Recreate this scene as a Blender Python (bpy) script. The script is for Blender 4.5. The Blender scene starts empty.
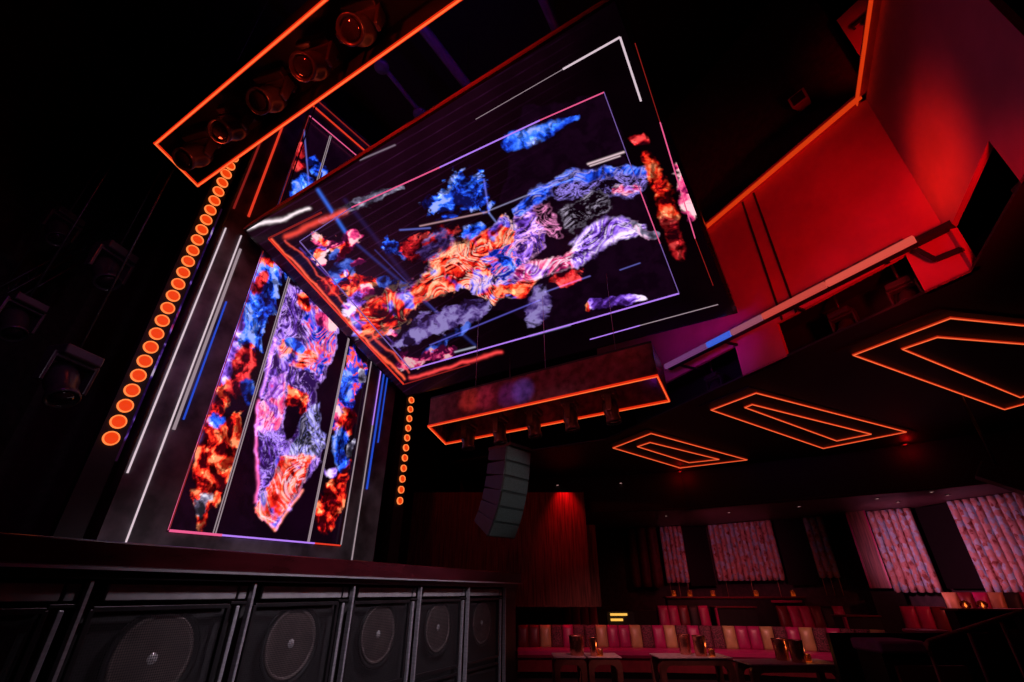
import bpy, math, random
import numpy as np
from mathutils import Vector, Matrix

# ---------------------------------------------------------------- camera, world, exposure
C = bpy.context.scene.collection
scn = bpy.context.scene
CAMZ = 1.53
PITCH = math.radians(28.9)
cam_d = bpy.data.cameras.new('camera'); cam_d.lens = 16; cam_d.sensor_width = 36
cam_d.clip_start = 0.05; cam_d.clip_end = 200
cam = bpy.data.objects.new('camera', cam_d); C.objects.link(cam)
cam.location = (0, 0, CAMZ); cam.rotation_euler = (math.pi/2 + PITCH, 0, 0)
scn.camera = cam
scn.view_settings.view_transform = 'Standard'
scn.view_settings.look = 'None'
scn.view_settings.gamma = 1
scn.view_settings.use_curve_mapping = False
scn.view_settings.exposure = 0.0
w = bpy.data.worlds.new('world'); scn.world = w; w.use_nodes = True
w.node_tree.nodes['Background'].inputs[0].default_value = (0.5, 0.05, 0.15, 1)
w.node_tree.nodes['Background'].inputs[1].default_value = 0.0006

F = 16/36*1024
def ray(u, v):
    x = (u-512)/F; up = (341-v)/F
    return np.array([x, math.cos(PITCH)-up*math.sin(PITCH), math.sin(PITCH)+up*math.cos(PITCH)])
CAMP = np.array([0, 0, CAMZ])
def at_d(u, v, D): r = ray(u, v); return Vector(CAMP + r*D/r[1])
def at_z(u, v, z): r = ray(u, v); return Vector(CAMP + r*(z-CAMZ)/r[2])
def on_pl(u, v, p0, n):
    r = ray(u, v); p0 = np.array(p0, float); n = np.array(n, float)
    return Vector(CAMP + r*((p0-CAMP)@n)/(r@n))
def proj(P):                       # world points (N,3) to photograph coordinates
    d = P-CAMP
    f = d[:, 1]*math.cos(PITCH)+d[:, 2]*math.sin(PITCH)
    up = -d[:, 1]*math.sin(PITCH)+d[:, 2]*math.cos(PITCH)
    return 512+F*d[:, 0]/f, 341-F*up/f

# ---------------------------------------------------------------- lights
def spot(name, loc, to, power, color, size=60, blend=0.6, rad=0.08):
    l = bpy.data.lights.new(name, 'SPOT'); l.energy = power; l.color = color
    l.spot_size = math.radians(size); l.spot_blend = blend; l.shadow_soft_size = rad
    o = bpy.data.objects.new(name, l); C.objects.link(o); o.location = loc
    o.rotation_euler = (Vector(to)-Vector(loc)).to_track_quat('-Z', 'Y').to_euler()
    return o
def point(name, loc, power, color, rad=0.05):
    l = bpy.data.lights.new(name, 'POINT'); l.energy = power; l.color = color; l.shadow_soft_size = rad
    o = bpy.data.objects.new(name, l); C.objects.link(o); o.location = loc
    return o
RED = (1, 0.012, 0.02); ORED = (1, 0.10, 0.015); MAG = (1, 0.02, 0.14); PUR = (0.45, 0.03, 0.8); PINK = (1, 0.22, 0.38)
spot('red_wash_bulkhead', (2.95, 1.2, 3.1), (4.15, 4.75, 5.7), 620, (1, 0.0015, 0.010), 50, 0.9, 0.2)
spot('orange_wash_corner', (3.45, 4.30, 5.0), (4.45, 3.25, 5.45), 75, (1, 0.034, 0.003), 60, 1.0, 0.05)
spot('purple_wash_bulkhead', (1.6, 5.2, 4.2), (3.3, 6.9, 5.1), 120, PUR, 60, 0.9, 0.2)
spot('red_wash_tilted_screen_edge', (-2.4, 1.2, 6.4), (-1.2, 3.9, 7.0), 130, (1, 0.02, 0.008), 90, 0.9, 0.05)
spot('red_wash_small_light_box', (0.8, 2.6, 2.2), (0.4, 6.0, 3.9), 22, (1, 0.03, 0.04), 50, 0.9, 0.2).data.specular_factor = 0.2
spot('pale_wash_led_frame', (-1.0, 2.6, 4.2), (-4.9, 5.6, 4.8), 36, (0.9, 0.75, 1), 50, 0.9, 0.1)
spot('red_wash_upper', (4.75, 2.9, 7.75), (5.5, 3.9, 8.9), 70, (1, 0.004, 0.008), 42, 1.0, 0.05)
spot('white_wash_subwoofers', (1.6, 3.2, 5.2), (-1.5, 5.4, 1.1), 640, (0.95, 0.8, 0.95), 60, 0.9, 0.2)
spot('red_wash_wood', (1.35, 12.3, 4.25), (1.42, 12.52, 2.6), 130, (1, 0.006, 0.012), 70, 1.0, 0.05)
spot('magenta_wash_lounge', (4.4, 8.0, 4.2), (4.9, 10.9, 0.5), 330, (1, 0.30, 0.30), 60, 0.9, 0.05)
spot('red_wash_right_seats', (8.0, 7.6, 3.7), (8.9, 10.4, 1.3), 150, (1, 0.12, 0.10), 60, 0.9, 0.05)
spot('red_wash_raised_row', (5.2, 12.2, 3.0), (5.3, 13.7, 0.8), 60, (1, 0.10, 0.12), 120, 0.9, 0.05)
spot('pale_wash_lounge_left', (2.0, 7.8, 4.2), (2.4, 10.6, 0.5), 260, (1, 0.30, 0.32), 62, 0.9, 0.05)
spot('red_wash_curtains', (7.2, 10.6, 2.0), (10.6, 11.8, 2.5), 250, (1, 0.22, 0.42), 75, 0.9, 0.1).data.specular_factor = 0.1
spot('red_wash_curtains_far', (4.6, 11.0, 2.5), (6.6, 15.5, 2.6), 120, (1, 0.13, 0.26), 65, 0.9, 0.1).data.specular_factor = 0.1
spot('violet_wash_left', (-3.6, 2.5, 5.5), (-6.2, 5.2, 4.6), 30, (0.4, 0.02, 0.6), 80, 0.9, 0.2)

# ---------------------------------------------------------------- materials
def mat(name, col, rough=0.5, metal=0.0, emit=None, es=0.0, noise=0.0, nscale=8.0, stretch=None, bump=0.0, spec=0.5, coat=0.0):
    m = bpy.data.materials.new(name); m.use_nodes = True
    nt = m.node_tree; b = nt.nodes['Principled BSDF']
    b.inputs['Base Color'].default_value = (*col, 1); b.inputs['Roughness'].default_value = rough
    b.inputs['Metallic'].default_value = metal
    b.inputs['Specular IOR Level'].default_value = spec
    b.inputs['Coat Weight'].default_value = coat
    if emit:
        b.inputs['Emission Color'].default_value = (*emit, 1); b.inputs['Emission Strength'].default_value = es
    if noise or bump:
        tc = nt.nodes.new('ShaderNodeTexCoord'); mp = nt.nodes.new('ShaderNodeMapping')
        nt.links.new(tc.outputs['Object'], mp.inputs[0])
        if stretch: mp.inputs['Scale'].default_value = stretch
        nz = nt.nodes.new('ShaderNodeTexNoise'); nz.inputs['Scale'].default_value = nscale
        nz.inputs['Detail'].default_value = 4
        nt.links.new(mp.outputs[0], nz.inputs[0])
        if noise:
            cr = nt.nodes.new('ShaderNodeValToRGB')
            cr.color_ramp.elements[0].position = 0.35; cr.color_ramp.elements[1].position = 0.65
            cr.color_ramp.elements[0].color = (*[c*(1-noise) for c in col], 1)
            cr.color_ramp.elements[1].color = (*[min(1, c*(1+noise*0.5)) for c in col], 1)
            nt.links.new(nz.outputs['Fac'], cr.inputs[0]); nt.links.new(cr.outputs[0], b.inputs['Base Color'])
        if bump:
            bp = nt.nodes.new('ShaderNodeBump'); bp.inputs['Strength'].default_value = bump; bp.inputs['Distance'].default_value = 0.02
            nt.links.new(nz.outputs['Fac'], bp.inputs['Height']); nt.links.new(bp.outputs[0], b.inputs['Normal'])
    return m
M = {}
M['black'] = mat('black_paint', (0.012, 0.011, 0.012), 0.6, noise=0.4)
M['gloss'] = mat('black_lacquer', (0.02, 0.014, 0.018), 0.18, noise=0.3, nscale=3)
M['frame'] = mat('dark_frame_panels', (0.16, 0.14, 0.16), 0.35, noise=0.75, nscale=2.2)
M['darkmetal'] = mat('dark_metal', (0.06, 0.055, 0.06), 0.35, 0.7, noise=0.2)
M['fixture'] = mat('fixture_shell', (0.04, 0.035, 0.04), 0.28, noise=0.2)
M['steel'] = mat('brushed_steel', (0.55, 0.53, 0.58), 0.4, 0.5, noise=0.15, stretch=(1, 1, 10))
M['cab'] = mat('speaker_cabinet_paint', (0.03, 0.028, 0.03), 0.55, noise=0.3, bump=0.2, nscale=40)
M['cabstrip'] = mat('grey_speaker_panel', (0.36, 0.33, 0.35), 0.5, noise=0.2)
M['cone'] = mat('speaker_cone', (0.24, 0.18, 0.17), 0.6, noise=0.2)
M['surround'] = mat('rubber_surround', (0.03, 0.03, 0.03), 0.4, noise=0.2)
M['cap'] = mat('dust_cap', (0.9, 0.88, 0.9), 0.25, 0.3, noise=0.1)
M['plaster'] = mat('painted_plaster', (0.60, 0.15, 0.22), 0.75, noise=0.12, nscale=2.0, bump=0.05)
M['dwall'] = mat('dark_wall', (0.05, 0.03, 0.035), 0.7, noise=0.4)
M['ceil'] = mat('black_ceiling', (0.008, 0.006, 0.006), 0.6, noise=0.6, nscale=0.8)
M['soffit'] = mat('soffit_paint', (0.10, 0.05, 0.055), 0.5, noise=0.2)
M['wood'] = mat('red_brown_wood', (0.20, 0.07, 0.05), 0.45, noise=0.6, nscale=3, stretch=(9, 9, 0.5))
M['glosswood'] = mat('lacquered_wood', (0.05, 0.005, 0.008), 0.2, noise=0.35, nscale=3, stretch=(1, 1, 3))
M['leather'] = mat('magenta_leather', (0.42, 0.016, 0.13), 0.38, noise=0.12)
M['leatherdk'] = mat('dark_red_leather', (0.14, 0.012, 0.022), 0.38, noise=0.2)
M['tan'] = mat('tan_leather', (0.50, 0.33, 0.15), 0.35, noise=0.12)
M['pattern'] = mat('floral_velvet', (0.16, 0.035, 0.06), 0.8, noise=0.95, nscale=45)
M['copper'] = mat('copper', (0.75, 0.32, 0.22), 0.25, 0.9, noise=0.15)
M['table'] = mat('pale_stone_table', (0.60, 0.50, 0.50), 0.35, noise=0.25, nscale=12)
M['tleg'] = mat('brown_wood_leg', (0.22, 0.10, 0.07), 0.4, noise=0.3)
M['floor'] = mat('dark_floor', (0.03, 0.02, 0.022), 0.35, noise=0.4)
M['boxwood'] = mat('red_brown_box_wood', (0.26, 0.09, 0.11), 0.25, noise=0.5, nscale=9)
M['pale_rail'] = mat('pale_rail', (0.85, 0.62, 0.60), 0.3, noise=0.08)
M['cable'] = mat('black_cable', (0.03, 0.03, 0.03), 0.5, noise=0.1)
M['lens'] = mat('glass_lens', (0.02, 0.015, 0.02), 0.05, coat=1.0, noise=0.1)
M['glass'] = mat('black_glass', (0.01, 0.008, 0.01), 0.5, spec=0.06, noise=0.1)
M['purplepipe'] = mat('violet_lit_pipe', (0.20, 0.16, 0.28), 0.4, 0.2, noise=0.2)
def em(name, col, s): return mat(name, (0.02, 0.02, 0.02), 0.5, emit=col, es=s, noise=0.05)
M['neon'] = em('orange_neon_core', (1, 0.15, 0.035), 1.1)
M['neonred'] = em('red_neon_diffuser', (1, 0.028, 0.004), 0.75)
M['neon_thin'] = em('amber_neon', (1, 0.14, 0.04), 0.95)
M['neonthinred'] = em('thin_red_neon_diffuser', (1, 0.03, 0.005), 0.35)
M['white_strip'] = em('white_led_strip', (1, 0.78, 0.88), 0.7)
M['dimwhite'] = em('dim_white_led_strip', (1, 0.75, 0.85), 0.32)
M['blue_strip'] = em('blue_led_strip', (0.02, 0.09, 0.8), 0.7)
M['red_strip'] = em('red_led_strip', (1, 0.05, 0.02), 0.75)
M['dimred'] = em('dim_red_led_strip', (1, 0.05, 0.04), 0.22)
M['pink_strip'] = em('pink_led_strip', (1, 0.12, 0.32), 0.85)
M['violet_strip'] = em('violet_led_strip', (0.5, 0.22, 1), 0.95)
M['dimviolet'] = em('dim_violet_led_strip', (0.45, 0.25, 0.9), 0.4)
M['bulb'] = em('orange_lamp_face', (1, 0.055, 0.004), 0.85)
M['bulbring'] = em('orange_lamp_rim', (1, 0.22, 0.05), 1.2)
M['candle'] = em('candle_flame', (1, 0.3, 0.07), 2.2)
M['amber'] = em('amber_glow_glass', (1, 0.22, 0.03), 0.55)
M['downl'] = em('downlight_glow', (1, 0.55, 0.5), 0.9)
M['yellow'] = em('yellow_light_bar', (1, 0.5, 0.08), 1.1)
M['redglow'] = em('red_lamp_glow', (1, 0.01, 0.01), 1.0)

def grille_mat():
    m = bpy.data.materials.new('perforated_grille'); m.use_nodes = True
    nt = m.node_tree; b = nt.nodes['Principled BSDF']
    b.inputs['Base Color'].default_value = (0.06, 0.055, 0.06, 1); b.inputs['Roughness'].default_value = 0.45
    b.inputs['Metallic'].default_value = 0.4
    tc = nt.nodes.new('ShaderNodeTexCoord'); vo = nt.nodes.new('ShaderNodeTexVoronoi'); vo.inputs['Scale'].default_value = 1.0; vo.voronoi_dimensions = '2D'
    vo.inputs['Randomness'].default_value = 0.0
    sx = nt.nodes.new('ShaderNodeSeparateXYZ'); nt.links.new(tc.outputs['Object'], sx.inputs[0])
    cx = nt.nodes.new('ShaderNodeCombineXYZ'); nt.links.new(sx.outputs[0], cx.inputs[0]); nt.links.new(sx.outputs[2], cx.inputs[1])
    sc_ = nt.nodes.new('ShaderNodeVectorMath'); sc_.operation = 'SCALE'; sc_.inputs['Scale'].default_value = 70
    nt.links.new(cx.outputs[0], sc_.inputs[0]); nt.links.new(sc_.outputs[0], vo.inputs['Vector'])
    cr = nt.nodes.new('ShaderNodeMath'); cr.operation = 'GREATER_THAN'; cr.inputs[1].default_value = 0.46
    nt.links.new(vo.outputs['Distance'], cr.inputs[0]); nt.links.new(cr.outputs[0], b.inputs['Alpha'])
    return m
M['grille'] = grille_mat()

def blind_mat():
    m = bpy.data.materials.new('marbled_fabric'); m.use_nodes = True
    nt = m.node_tree; b = nt.nodes['Principled BSDF']; b.inputs['Roughness'].default_value = 0.6
    tc = nt.nodes.new('ShaderNodeTexCoord'); mp = nt.nodes.new('ShaderNodeMapping'); mp.inputs['Scale'].default_value = (1, 1, 0.7)
    nt.links.new(tc.outputs['Object'], mp.inputs[0])
    vo = nt.nodes.new('ShaderNodeTexVoronoi'); vo.inputs['Scale'].default_value = 13.0
    nt.links.new(mp.outputs[0], vo.inputs['Vector'])
    sp = nt.nodes.new('ShaderNodeSeparateColor'); nt.links.new(vo.outputs['Color'], sp.inputs[0])
    cr = nt.nodes.new('ShaderNodeValToRGB'); e = cr.color_ramp.elements
    e[0].position = 0.0; e[0].color = (0.22, 0.06, 0.05, 1); e[1].position = 0.17; e[1].color = (0.50, 0.30, 0.26, 1)
    a = e.new(0.60); a.color = (0.62, 0.45, 0.40, 1); a = e.new(0.78); a.color = (0.34, 0.55, 0.70, 1); a = e.new(1.0); a.color = (0.50, 0.75, 0.85, 1)
    nz = nt.nodes.new('ShaderNodeTexNoise'); nz.inputs['Scale'].default_value = 14; nz.inputs['Detail'].default_value = 5
    nt.links.new(tc.outputs['Object'], nz.inputs[0])
    ad = nt.nodes.new('ShaderNodeMath'); ad.operation = 'MULTIPLY_ADD'; ad.inputs[1].default_value = 0.9; ad.inputs[2].default_value = -0.42
    nt.links.new(nz.outputs['Fac'], ad.inputs[0])
    a2 = nt.nodes.new('ShaderNodeMath'); a2.operation = 'ADD'; nt.links.new(sp.outputs[0], a2.inputs[0]); nt.links.new(ad.outputs[0], a2.inputs[1])
    nt.links.new(a2.outputs[0], cr.inputs[0]); nt.links.new(cr.outputs[0], b.inputs['Base Color'])
    return m
M['blind'] = blind_mat()

def screen_mat():
    m = bpy.data.materials.new('led_picture'); m.use_nodes = True
    nt = m.node_tree; b = nt.nodes['Principled BSDF']
    b.inputs['Base Color'].default_value = (0.004, 0.003, 0.004, 1); b.inputs['Roughness'].default_value = 0.25; b.inputs['Specular IOR Level'].default_value = 0.25
    at = nt.nodes.new('ShaderNodeAttribute'); at.attribute_name = 'picture'
    nt.links.new(at.outputs['Color'], b.inputs['Emission Color']); b.inputs['Emission Strength'].default_value = 1.0
    return m
M['screen'] = screen_mat()

# ---------------------------------------------------------------- mesh helpers
class MB:
    def __init__(s): s.v = []; s.f = []; s.sm = []
    def add(s, vs, fs, smooth=False):
        o = len(s.v); s.v += [Vector(x) for x in vs]
        for f in fs: s.f.append([o+i for i in f]); s.sm.append(smooth)
        return s
    def box(s, c, size, R=None):
        R = R or Matrix.Identity(3); h = Vector(size)/2
        vs = [Vector(c)+R@Vector((x*h.x, y*h.y, z*h.z)) for x in (-1, 1) for y in (-1, 1) for z in (-1, 1)]
        return s.add(vs, [(0, 1, 3, 2), (4, 6, 7, 5), (0, 4, 5, 1), (2, 3, 7, 6), (0, 2, 6, 4), (1, 5, 7, 3)])
    def bar(s, p, q, wd, th, up=(0, 0, 1)):      # rectangular bar from p to q; wd across, th along up
        p = Vector(p); q = Vector(q); d = (q-p).normalized(); a = d.cross(Vector(up))
        if a.length < 1e-4: a = d.cross(Vector((1, 0, 0)))
        a.normalize(); b = a.cross(d).normalized()
        R = Matrix((d, a, b)).transposed()
        return s.box((p+q)/2, ((q-p).length, wd, th), R)
    def prism(s, pts, off):                      # closed polygon swept by vector off
        n = len(pts); off = Vector(off)
        vs = [Vector(p) for p in pts]+[Vector(p)+off for p in pts]
        return s.add(vs, [list(range(n))[::-1], list(range(n, 2*n))]+[(i, (i+1) % n, n+(i+1) % n, n+i) for i in range(n)])
    def tube(s, pts, r, n=8, smooth=True):
        pts = [Vector(p) for p in pts]; rs = r if isinstance(r, (list, tuple)) else [r]*len(pts)
        rings = []
        for i, p in enumerate(pts):
            d = (pts[min(i+1, len(pts)-1)]-pts[max(i-1, 0)]).normalized()
            a = d.cross(Vector((0, 0, 1)))
            if a.length < 1e-3: a = d.cross(Vector((1, 0, 0)))
            a.normalize(); b = d.cross(a)
            rings.append([p+(a*math.cos(t)+b*math.sin(t))*rs[i] for t in [2*math.pi*k/n for k in range(n)]])
        vs = [x for r_ in rings for x in r_]
        fs = [(i*n+k, i*n+(k+1) % n, (i+1)*n+(k+1) % n, (i+1)*n+k) for i in range(len(pts)-1) for k in range(n)]
        s.add(vs, fs, smooth)
        o = len(s.v)-len(vs)
        s.f.append([o+k for k in range(n)][::-1]); s.f.append([o+(len(pts)-1)*n+k for k in range(n)]); s.sm += [False, False]
        return s
    def lathe(s, prof, c=(0, 0, 0), R=None, n=20, smooth=True):     # profile (radius, height) about local z
        R = R or Matrix.Identity(3); vs = []
        for r, h in prof:
            for k in range(n):
                t = 2*math.pi*k/n; vs.append(Vector(c)+R@Vector((r*math.cos(t), r*math.sin(t), h)))
        fs = [(i*n+k, i*n+(k+1) % n, (i+1)*n+(k+1) % n, (i+1)*n+k) for i in range(len(prof)-1) for k in range(n)]
        s.add(vs, fs, smooth)
        o = len(s.v)-len(vs)
        if prof[0][0] > 1e-4: s.f.append([o+k for k in range(n)][::-1]); s.sm.append(False)
        if prof[-1][0] > 1e-4: s.f.append([o+(len(prof)-1)*n+k for k in range(n)]); s.sm.append(False)
        return s
    def build(s, name, m, parent=None, bevel=0.0):
        me = bpy.data.meshes.new(name); off = Vector((0, 0, 0))
        o = bpy.data.objects.new(name, me)
        if parent is not None:
            o.parent = parent; bpy_inv = (WM[parent] if parent in WM else Matrix.Identity(4)).inverted()
            vs = [bpy_inv@x for x in s.v]; WM[o] = WM.get(parent, Matrix.Identity(4))
        else:
            lo = [min(x[i] for x in s.v) for i in range(3)]; hi = [max(x[i] for x in s.v) for i in range(3)]
            off = Vector(((lo[0]+hi[0])/2, (lo[1]+hi[1])/2, lo[2]))
            vs = [x-off for x in s.v]; o.location = off; WM[o] = Matrix.Translation(off)
        me.from_pydata([tuple(x) for x in vs], [], s.f); me.materials.append(m if not isinstance(m, str) else M[m])
        for p, t in zip(me.polygons, s.sm): p.use_smooth = t
        me.update(); C.objects.link(o)
        if bevel:
            b = o.modifiers.new('bevel', 'BEVEL'); b.width = bevel; b.segments = 2; b.limit_method = 'ANGLE'
        return o
WM = {}
def tag(o, label, cat=None, group=None, kind=None):
    if label: o['label'] = label
    if cat: o['category'] = cat
    if group: o['group'] = group
    if kind: o['kind'] = kind
    return o
def thing(name, label, cat, loc=(0, 0, 0), rotz=0.0, group=None):
    o = bpy.data.objects.new(name, None); C.objects.link(o); o.empty_display_size = 0.1
    o.location = loc; o.rotation_euler = (0, 0, rotz)
    WM[o] = Matrix.Translation(Vector(loc))@Matrix.Rotation(rotz, 4, 'Z')
    return tag(o, label, cat, group)
def struct(o): o['kind'] = 'structure'; return o
def dup(root, loc, rotz, label, group=None):
    r = root.copy(); C.objects.link(r); r.location = loc; r.rotation_euler = (0, 0, rotz); r['label'] = label
    if group: r['group'] = group
    for ch in [c for c in bpy.data.objects if c.parent == root]:
        c = ch.copy(); C.objects.link(c); c.parent = r
        for g in [x for x in bpy.data.objects if x.parent == ch]:
            d = g.copy(); C.objects.link(d); d.parent = c
    return r
def frame3(x, z):
    x = Vector(x).normalized(); z = Vector(z).normalized(); y = z.cross(x).normalized(); z = x.cross(y).normalized()
    return Matrix((x, y, z)).transposed()

# ---------------------------------------------------------------- noise and LED picture painting
def vnoise(x, y, seed):
    rs = np.random.RandomState(seed); T = rs.rand(256, 256)
    xi = np.floor(x).astype(int); yi = np.floor(y).astype(int); fx = x-xi; fy = y-yi
    fx = fx*fx*(3-2*fx); fy = fy*fy*(3-2*fy)
    g = lambda a, b: T[a & 255, b & 255]
    return (g(xi, yi)*(1-fx)+g(xi+1, yi)*fx)*(1-fy)+(g(xi, yi+1)*(1-fx)+g(xi+1, yi+1)*fx)*fy
def fbm(x, y, seed, oc=4):
    s = 0; a = 0.5; t = 0
    for i in range(oc):
        s = s+a*vnoise(x*2**i, y*2**i, seed+i*7); t += a; a *= 0.55
    return s/t
def sst(a, b, x): t = np.clip((x-a)/(b-a), 0, 1); return t*t*(3-2*t)
def ramp(t, cols):
    t = np.clip(t, 0, 1)*(len(cols)-1); i = np.minimum(t.astype(int), len(cols)-2); f = (t-i)[:, None]
    c = np.array(cols, float); return c[i]*(1-f)+c[i+1]*f
PAL = {
 'fire': [(0.03, 0.0, 0.002), (0.22, 0.002, 0.003), (0.80, 0.015, 0.008), (1.0, 0.075, 0.02), (1, 0.28, 0.12)],
 'red': [(0.02, 0.0, 0.003), (0.20, 0.003, 0.006), (0.60, 0.015, 0.02), (0.85, 0.06, 0.06)],
 'blue': [(0.003, 0.004, 0.06), (0.006, 0.025, 0.35), (0.015, 0.09, 0.85), (0.05, 0.20, 1.0), (0.28, 0.36, 1)],
 'dimblue': [(0.003, 0.003, 0.02), (0.006, 0.015, 0.16), (0.03, 0.07, 0.4), (0.08, 0.14, 0.6)],
 'lav': [(0.02, 0.004, 0.06), (0.09, 0.025, 0.30), (0.24, 0.09, 0.72), (0.52, 0.28, 1.0), (0.9, 0.7, 1)],
 'lavdim': [(0.01, 0.003, 0.02), (0.04, 0.02, 0.12), (0.12, 0.07, 0.26), (0.22, 0.17, 0.42)],
 'pink': [(0.06, 0.002, 0.03), (0.35, 0.012, 0.10), (0.85, 0.05, 0.22), (1, 0.20, 0.35), (1, 0.55, 0.6)],
 'black': [(0.003, 0.0003, 0.003), (0.006, 0.0008, 0.006)],
 'steel': [(0.01, 0.01, 0.015), (0.06, 0.05, 0.09), (0.22, 0.19, 0.3), (0.7, 0.65, 0.8)],
 'mix': [(0.0, 0.01, 0.25), (0.02, 0.06, 0.8), (0.25, 0.08, 0.6), (0.8, 0.02, 0.06), (1, 0.12, 0.05), (0.03, 0.06, 0.7)],
}
class Canvas:
    def __init__(s, P, bg, seed=1, flow=0.0):
        s.U, s.V = proj(P); s.col = np.zeros((len(P), 3)); s.seed = seed; s.flow = flow
        U, V = s.U, s.V
        c, k = math.cos(flow), math.sin(flow)
        A = (U*c+V*k); B = (-U*k+V*c)
        s.wx = fbm(U/22, V/22, seed+1)-0.5; s.wy = fbm(U/22, V/22, seed+2)-0.5
        s.n1 = fbm(A/12+s.wx*2.4, B/8+s.wy*2.4, seed+3, 5)
        s.n2 = fbm(A/9+s.wy*3.2, B/5+s.wx*3.2, seed+4, 4)
        s.n3 = fbm(U/3.2, V/3.2, seed+5, 3)
        n = fbm(U/30, V/30, seed+8)
        s.col += np.array(bg)[None]*(0.5+n[:, None])
    def mask(s, pts, rag=0.5, soft=0.25, poly=False):
        U = s.U+s.wx*14; V = s.V+s.wy*14
        if poly:
            ins = np.zeros(len(U), bool); dm = np.full(len(U), 1e9); n = len(pts)
            for i in range(n):
                (x1, y1), (x2, y2) = pts[i], pts[(i+1) % n]
                c = ((y1 > V) != (y2 > V)) & (U < (x2-x1)*(V-y1)/((y2-y1) or 1e-9)+x1); ins ^= c
                L = (x2-x1)**2+(y2-y1)**2; t = np.clip(((U-x1)*(x2-x1)+(V-y1)*(y2-y1))/L, 0, 1)
                dm = np.minimum(dm, np.hypot(U-x1-t*(x2-x1), V-y1-t*(y2-y1)))
            sd = np.where(ins, dm, -dm)
            return sst(-soft*6, soft*6, sd+(s.n2-0.5)*rag*14)
        q = np.full(len(U), 9.0)
        if len(pts) == 1: pts = [pts[0], (pts[0][0]+0.01, pts[0][1], pts[0][2])]
        for (x1, y1, r1), (x2, y2, r2) in zip(pts[:-1], pts[1:]):
            L = (x2-x1)**2+(y2-y1)**2; t = np.clip(((U-x1)*(x2-x1)+(V-y1)*(y2-y1))/L, 0, 1)
            q = np.minimum(q, np.hypot(U-x1-t*(x2-x1), V-y1-t*(y2-y1))/(r1+(r2-r1)*t))
        return 1-sst(1-soft, 1+soft, q+(s.n2-0.5)*rag*1.6)
    def height(s, U, V, freq):          # folded-cloth height field
        c, k = math.cos(s.flow), math.sin(s.flow); A = U*c+V*k; B = -U*k+V*c; f = freq/11
        wx = fbm(A/34*f, B/26*f, s.seed+21, 2)-0.5; wy = fbm(A/34*f, B/26*f, s.seed+22, 2)-0.5
        return fbm(A/26*f+wx*4.5, B/15*f+wy*4.5, s.seed+23, 3)
    def paint(s, m, pal, n='n1', gain=2.4, lift=0.5, lines=0.0, linecol=(1, 0.8, 1), freq=9, wid=0.16, bright=1.0):
        nn = getattr(s, n)
        if lines:
            h0 = s.height(s.U, s.V, freq); hx = s.height(s.U+0.6, s.V, freq)-h0; hy = s.height(s.U, s.V+0.6, freq)-h0
            d = (hx*0.8+hy*0.6)*26; e = (hx*-0.5+hy*0.85)*26
            t = lift*0.85+gain*0.16*np.tanh(d*1.2)+(nn-0.5)*gain*0.55+(s.n2-0.5)*0.5
            c = ramp(t, PAL[pal])*bright
            if pal in ('fire', 'pink'):
                k_ = sst(0.55, 0.66, fbm(s.U/17, s.V/17, s.seed+31, 3))*0.85
                c = c*(1-k_[:, None])+ramp(t*0.9+0.05, PAL['lav' if pal == 'pink' else 'blue'])*k_[:, None]
            gr = np.hypot(hx, hy)/0.6*math.pi
            l = 0
            for N_, ph in ((5.0, 0.0),): l = np.maximum(l, 1-sst(0.3, 1.0, np.abs(np.sin(math.pi*h0*N_+ph))/np.maximum(gr*N_, 0.04)))
            l = l*0.75*sst(0.38, 0.60, s.n1+0.25*(s.n3-0.5))+np.exp(-((e-0.42)/0.09)**2)*0.3
            hot = np.clip((s.n1-0.52)*6, 0, 1)*np.exp(-((d-0.3)/0.25)**2)
            l = np.clip(l+hot*0.6, 0, 1)*lines
            c = c*(1-l[:, None]*0.85)+np.array(linecol)[None]*l[:, None]
            shade = 1-0.6*(1-sst(0.0, 0.28, np.abs(np.sin(math.pi*(h0*3.2+0.3)+s.n2*1.5))))
            c = c*shade[:, None]
            rim = np.clip(4*m*(1-m), 0, 1)*lines*0.5; c = c+rim[:, None]*np.array(linecol)[None]*0.5
        else:
            t = (nn-0.5)*gain*1.25+lift*0.9+(s.n3-0.5)*0.45+(s.n2-0.5)*0.5
            c = ramp(t, PAL[pal])*bright
            if pal in ('fire', 'red', 'blue', 'mix'):      # dark tears and hot specks in the cloud-like patches
                c = c*(0.25+0.75*sst(0.30, 0.46, fbm(s.U/7+s.wx*3, s.V/9+s.wy*3, s.seed+41, 4)))[:, None]
                sp = sst(0.66, 0.74, fbm(s.U/4.5, s.V/5.5, s.seed+43, 3)); c = c+sp[:, None]*c*1.3
        s.col = s.col*(1-m[:, None])+c*m[:, None]
    def add(s, m, col): s.col += m[:, None]*np.array(col)[None]
    def cap(s, pts, pal, rag=0.5, soft=0.25, **k): s.paint(s.mask(pts, rag, soft), pal, **k)
    def poly(s, pts, pal, rag=0.5, soft=0.25, **k): s.paint(s.mask(pts, rag, soft, True), pal, **k)
    def line(s, x1, y1, x2, y2, wd, col, jag=0.0):
        U = s.U+s.wx*jag; V = s.V+s.wy*jag
        L = (x2-x1)**2+(y2-y1)**2; t = np.clip(((U-x1)*(x2-x1)+(V-y1)*(y2-y1))/L, 0, 1)
        d = np.hypot(U-x1-t*(x2-x1), V-y1-t*(y2-y1)); s.add(np.exp(-(d/wd)**2), col)
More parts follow.
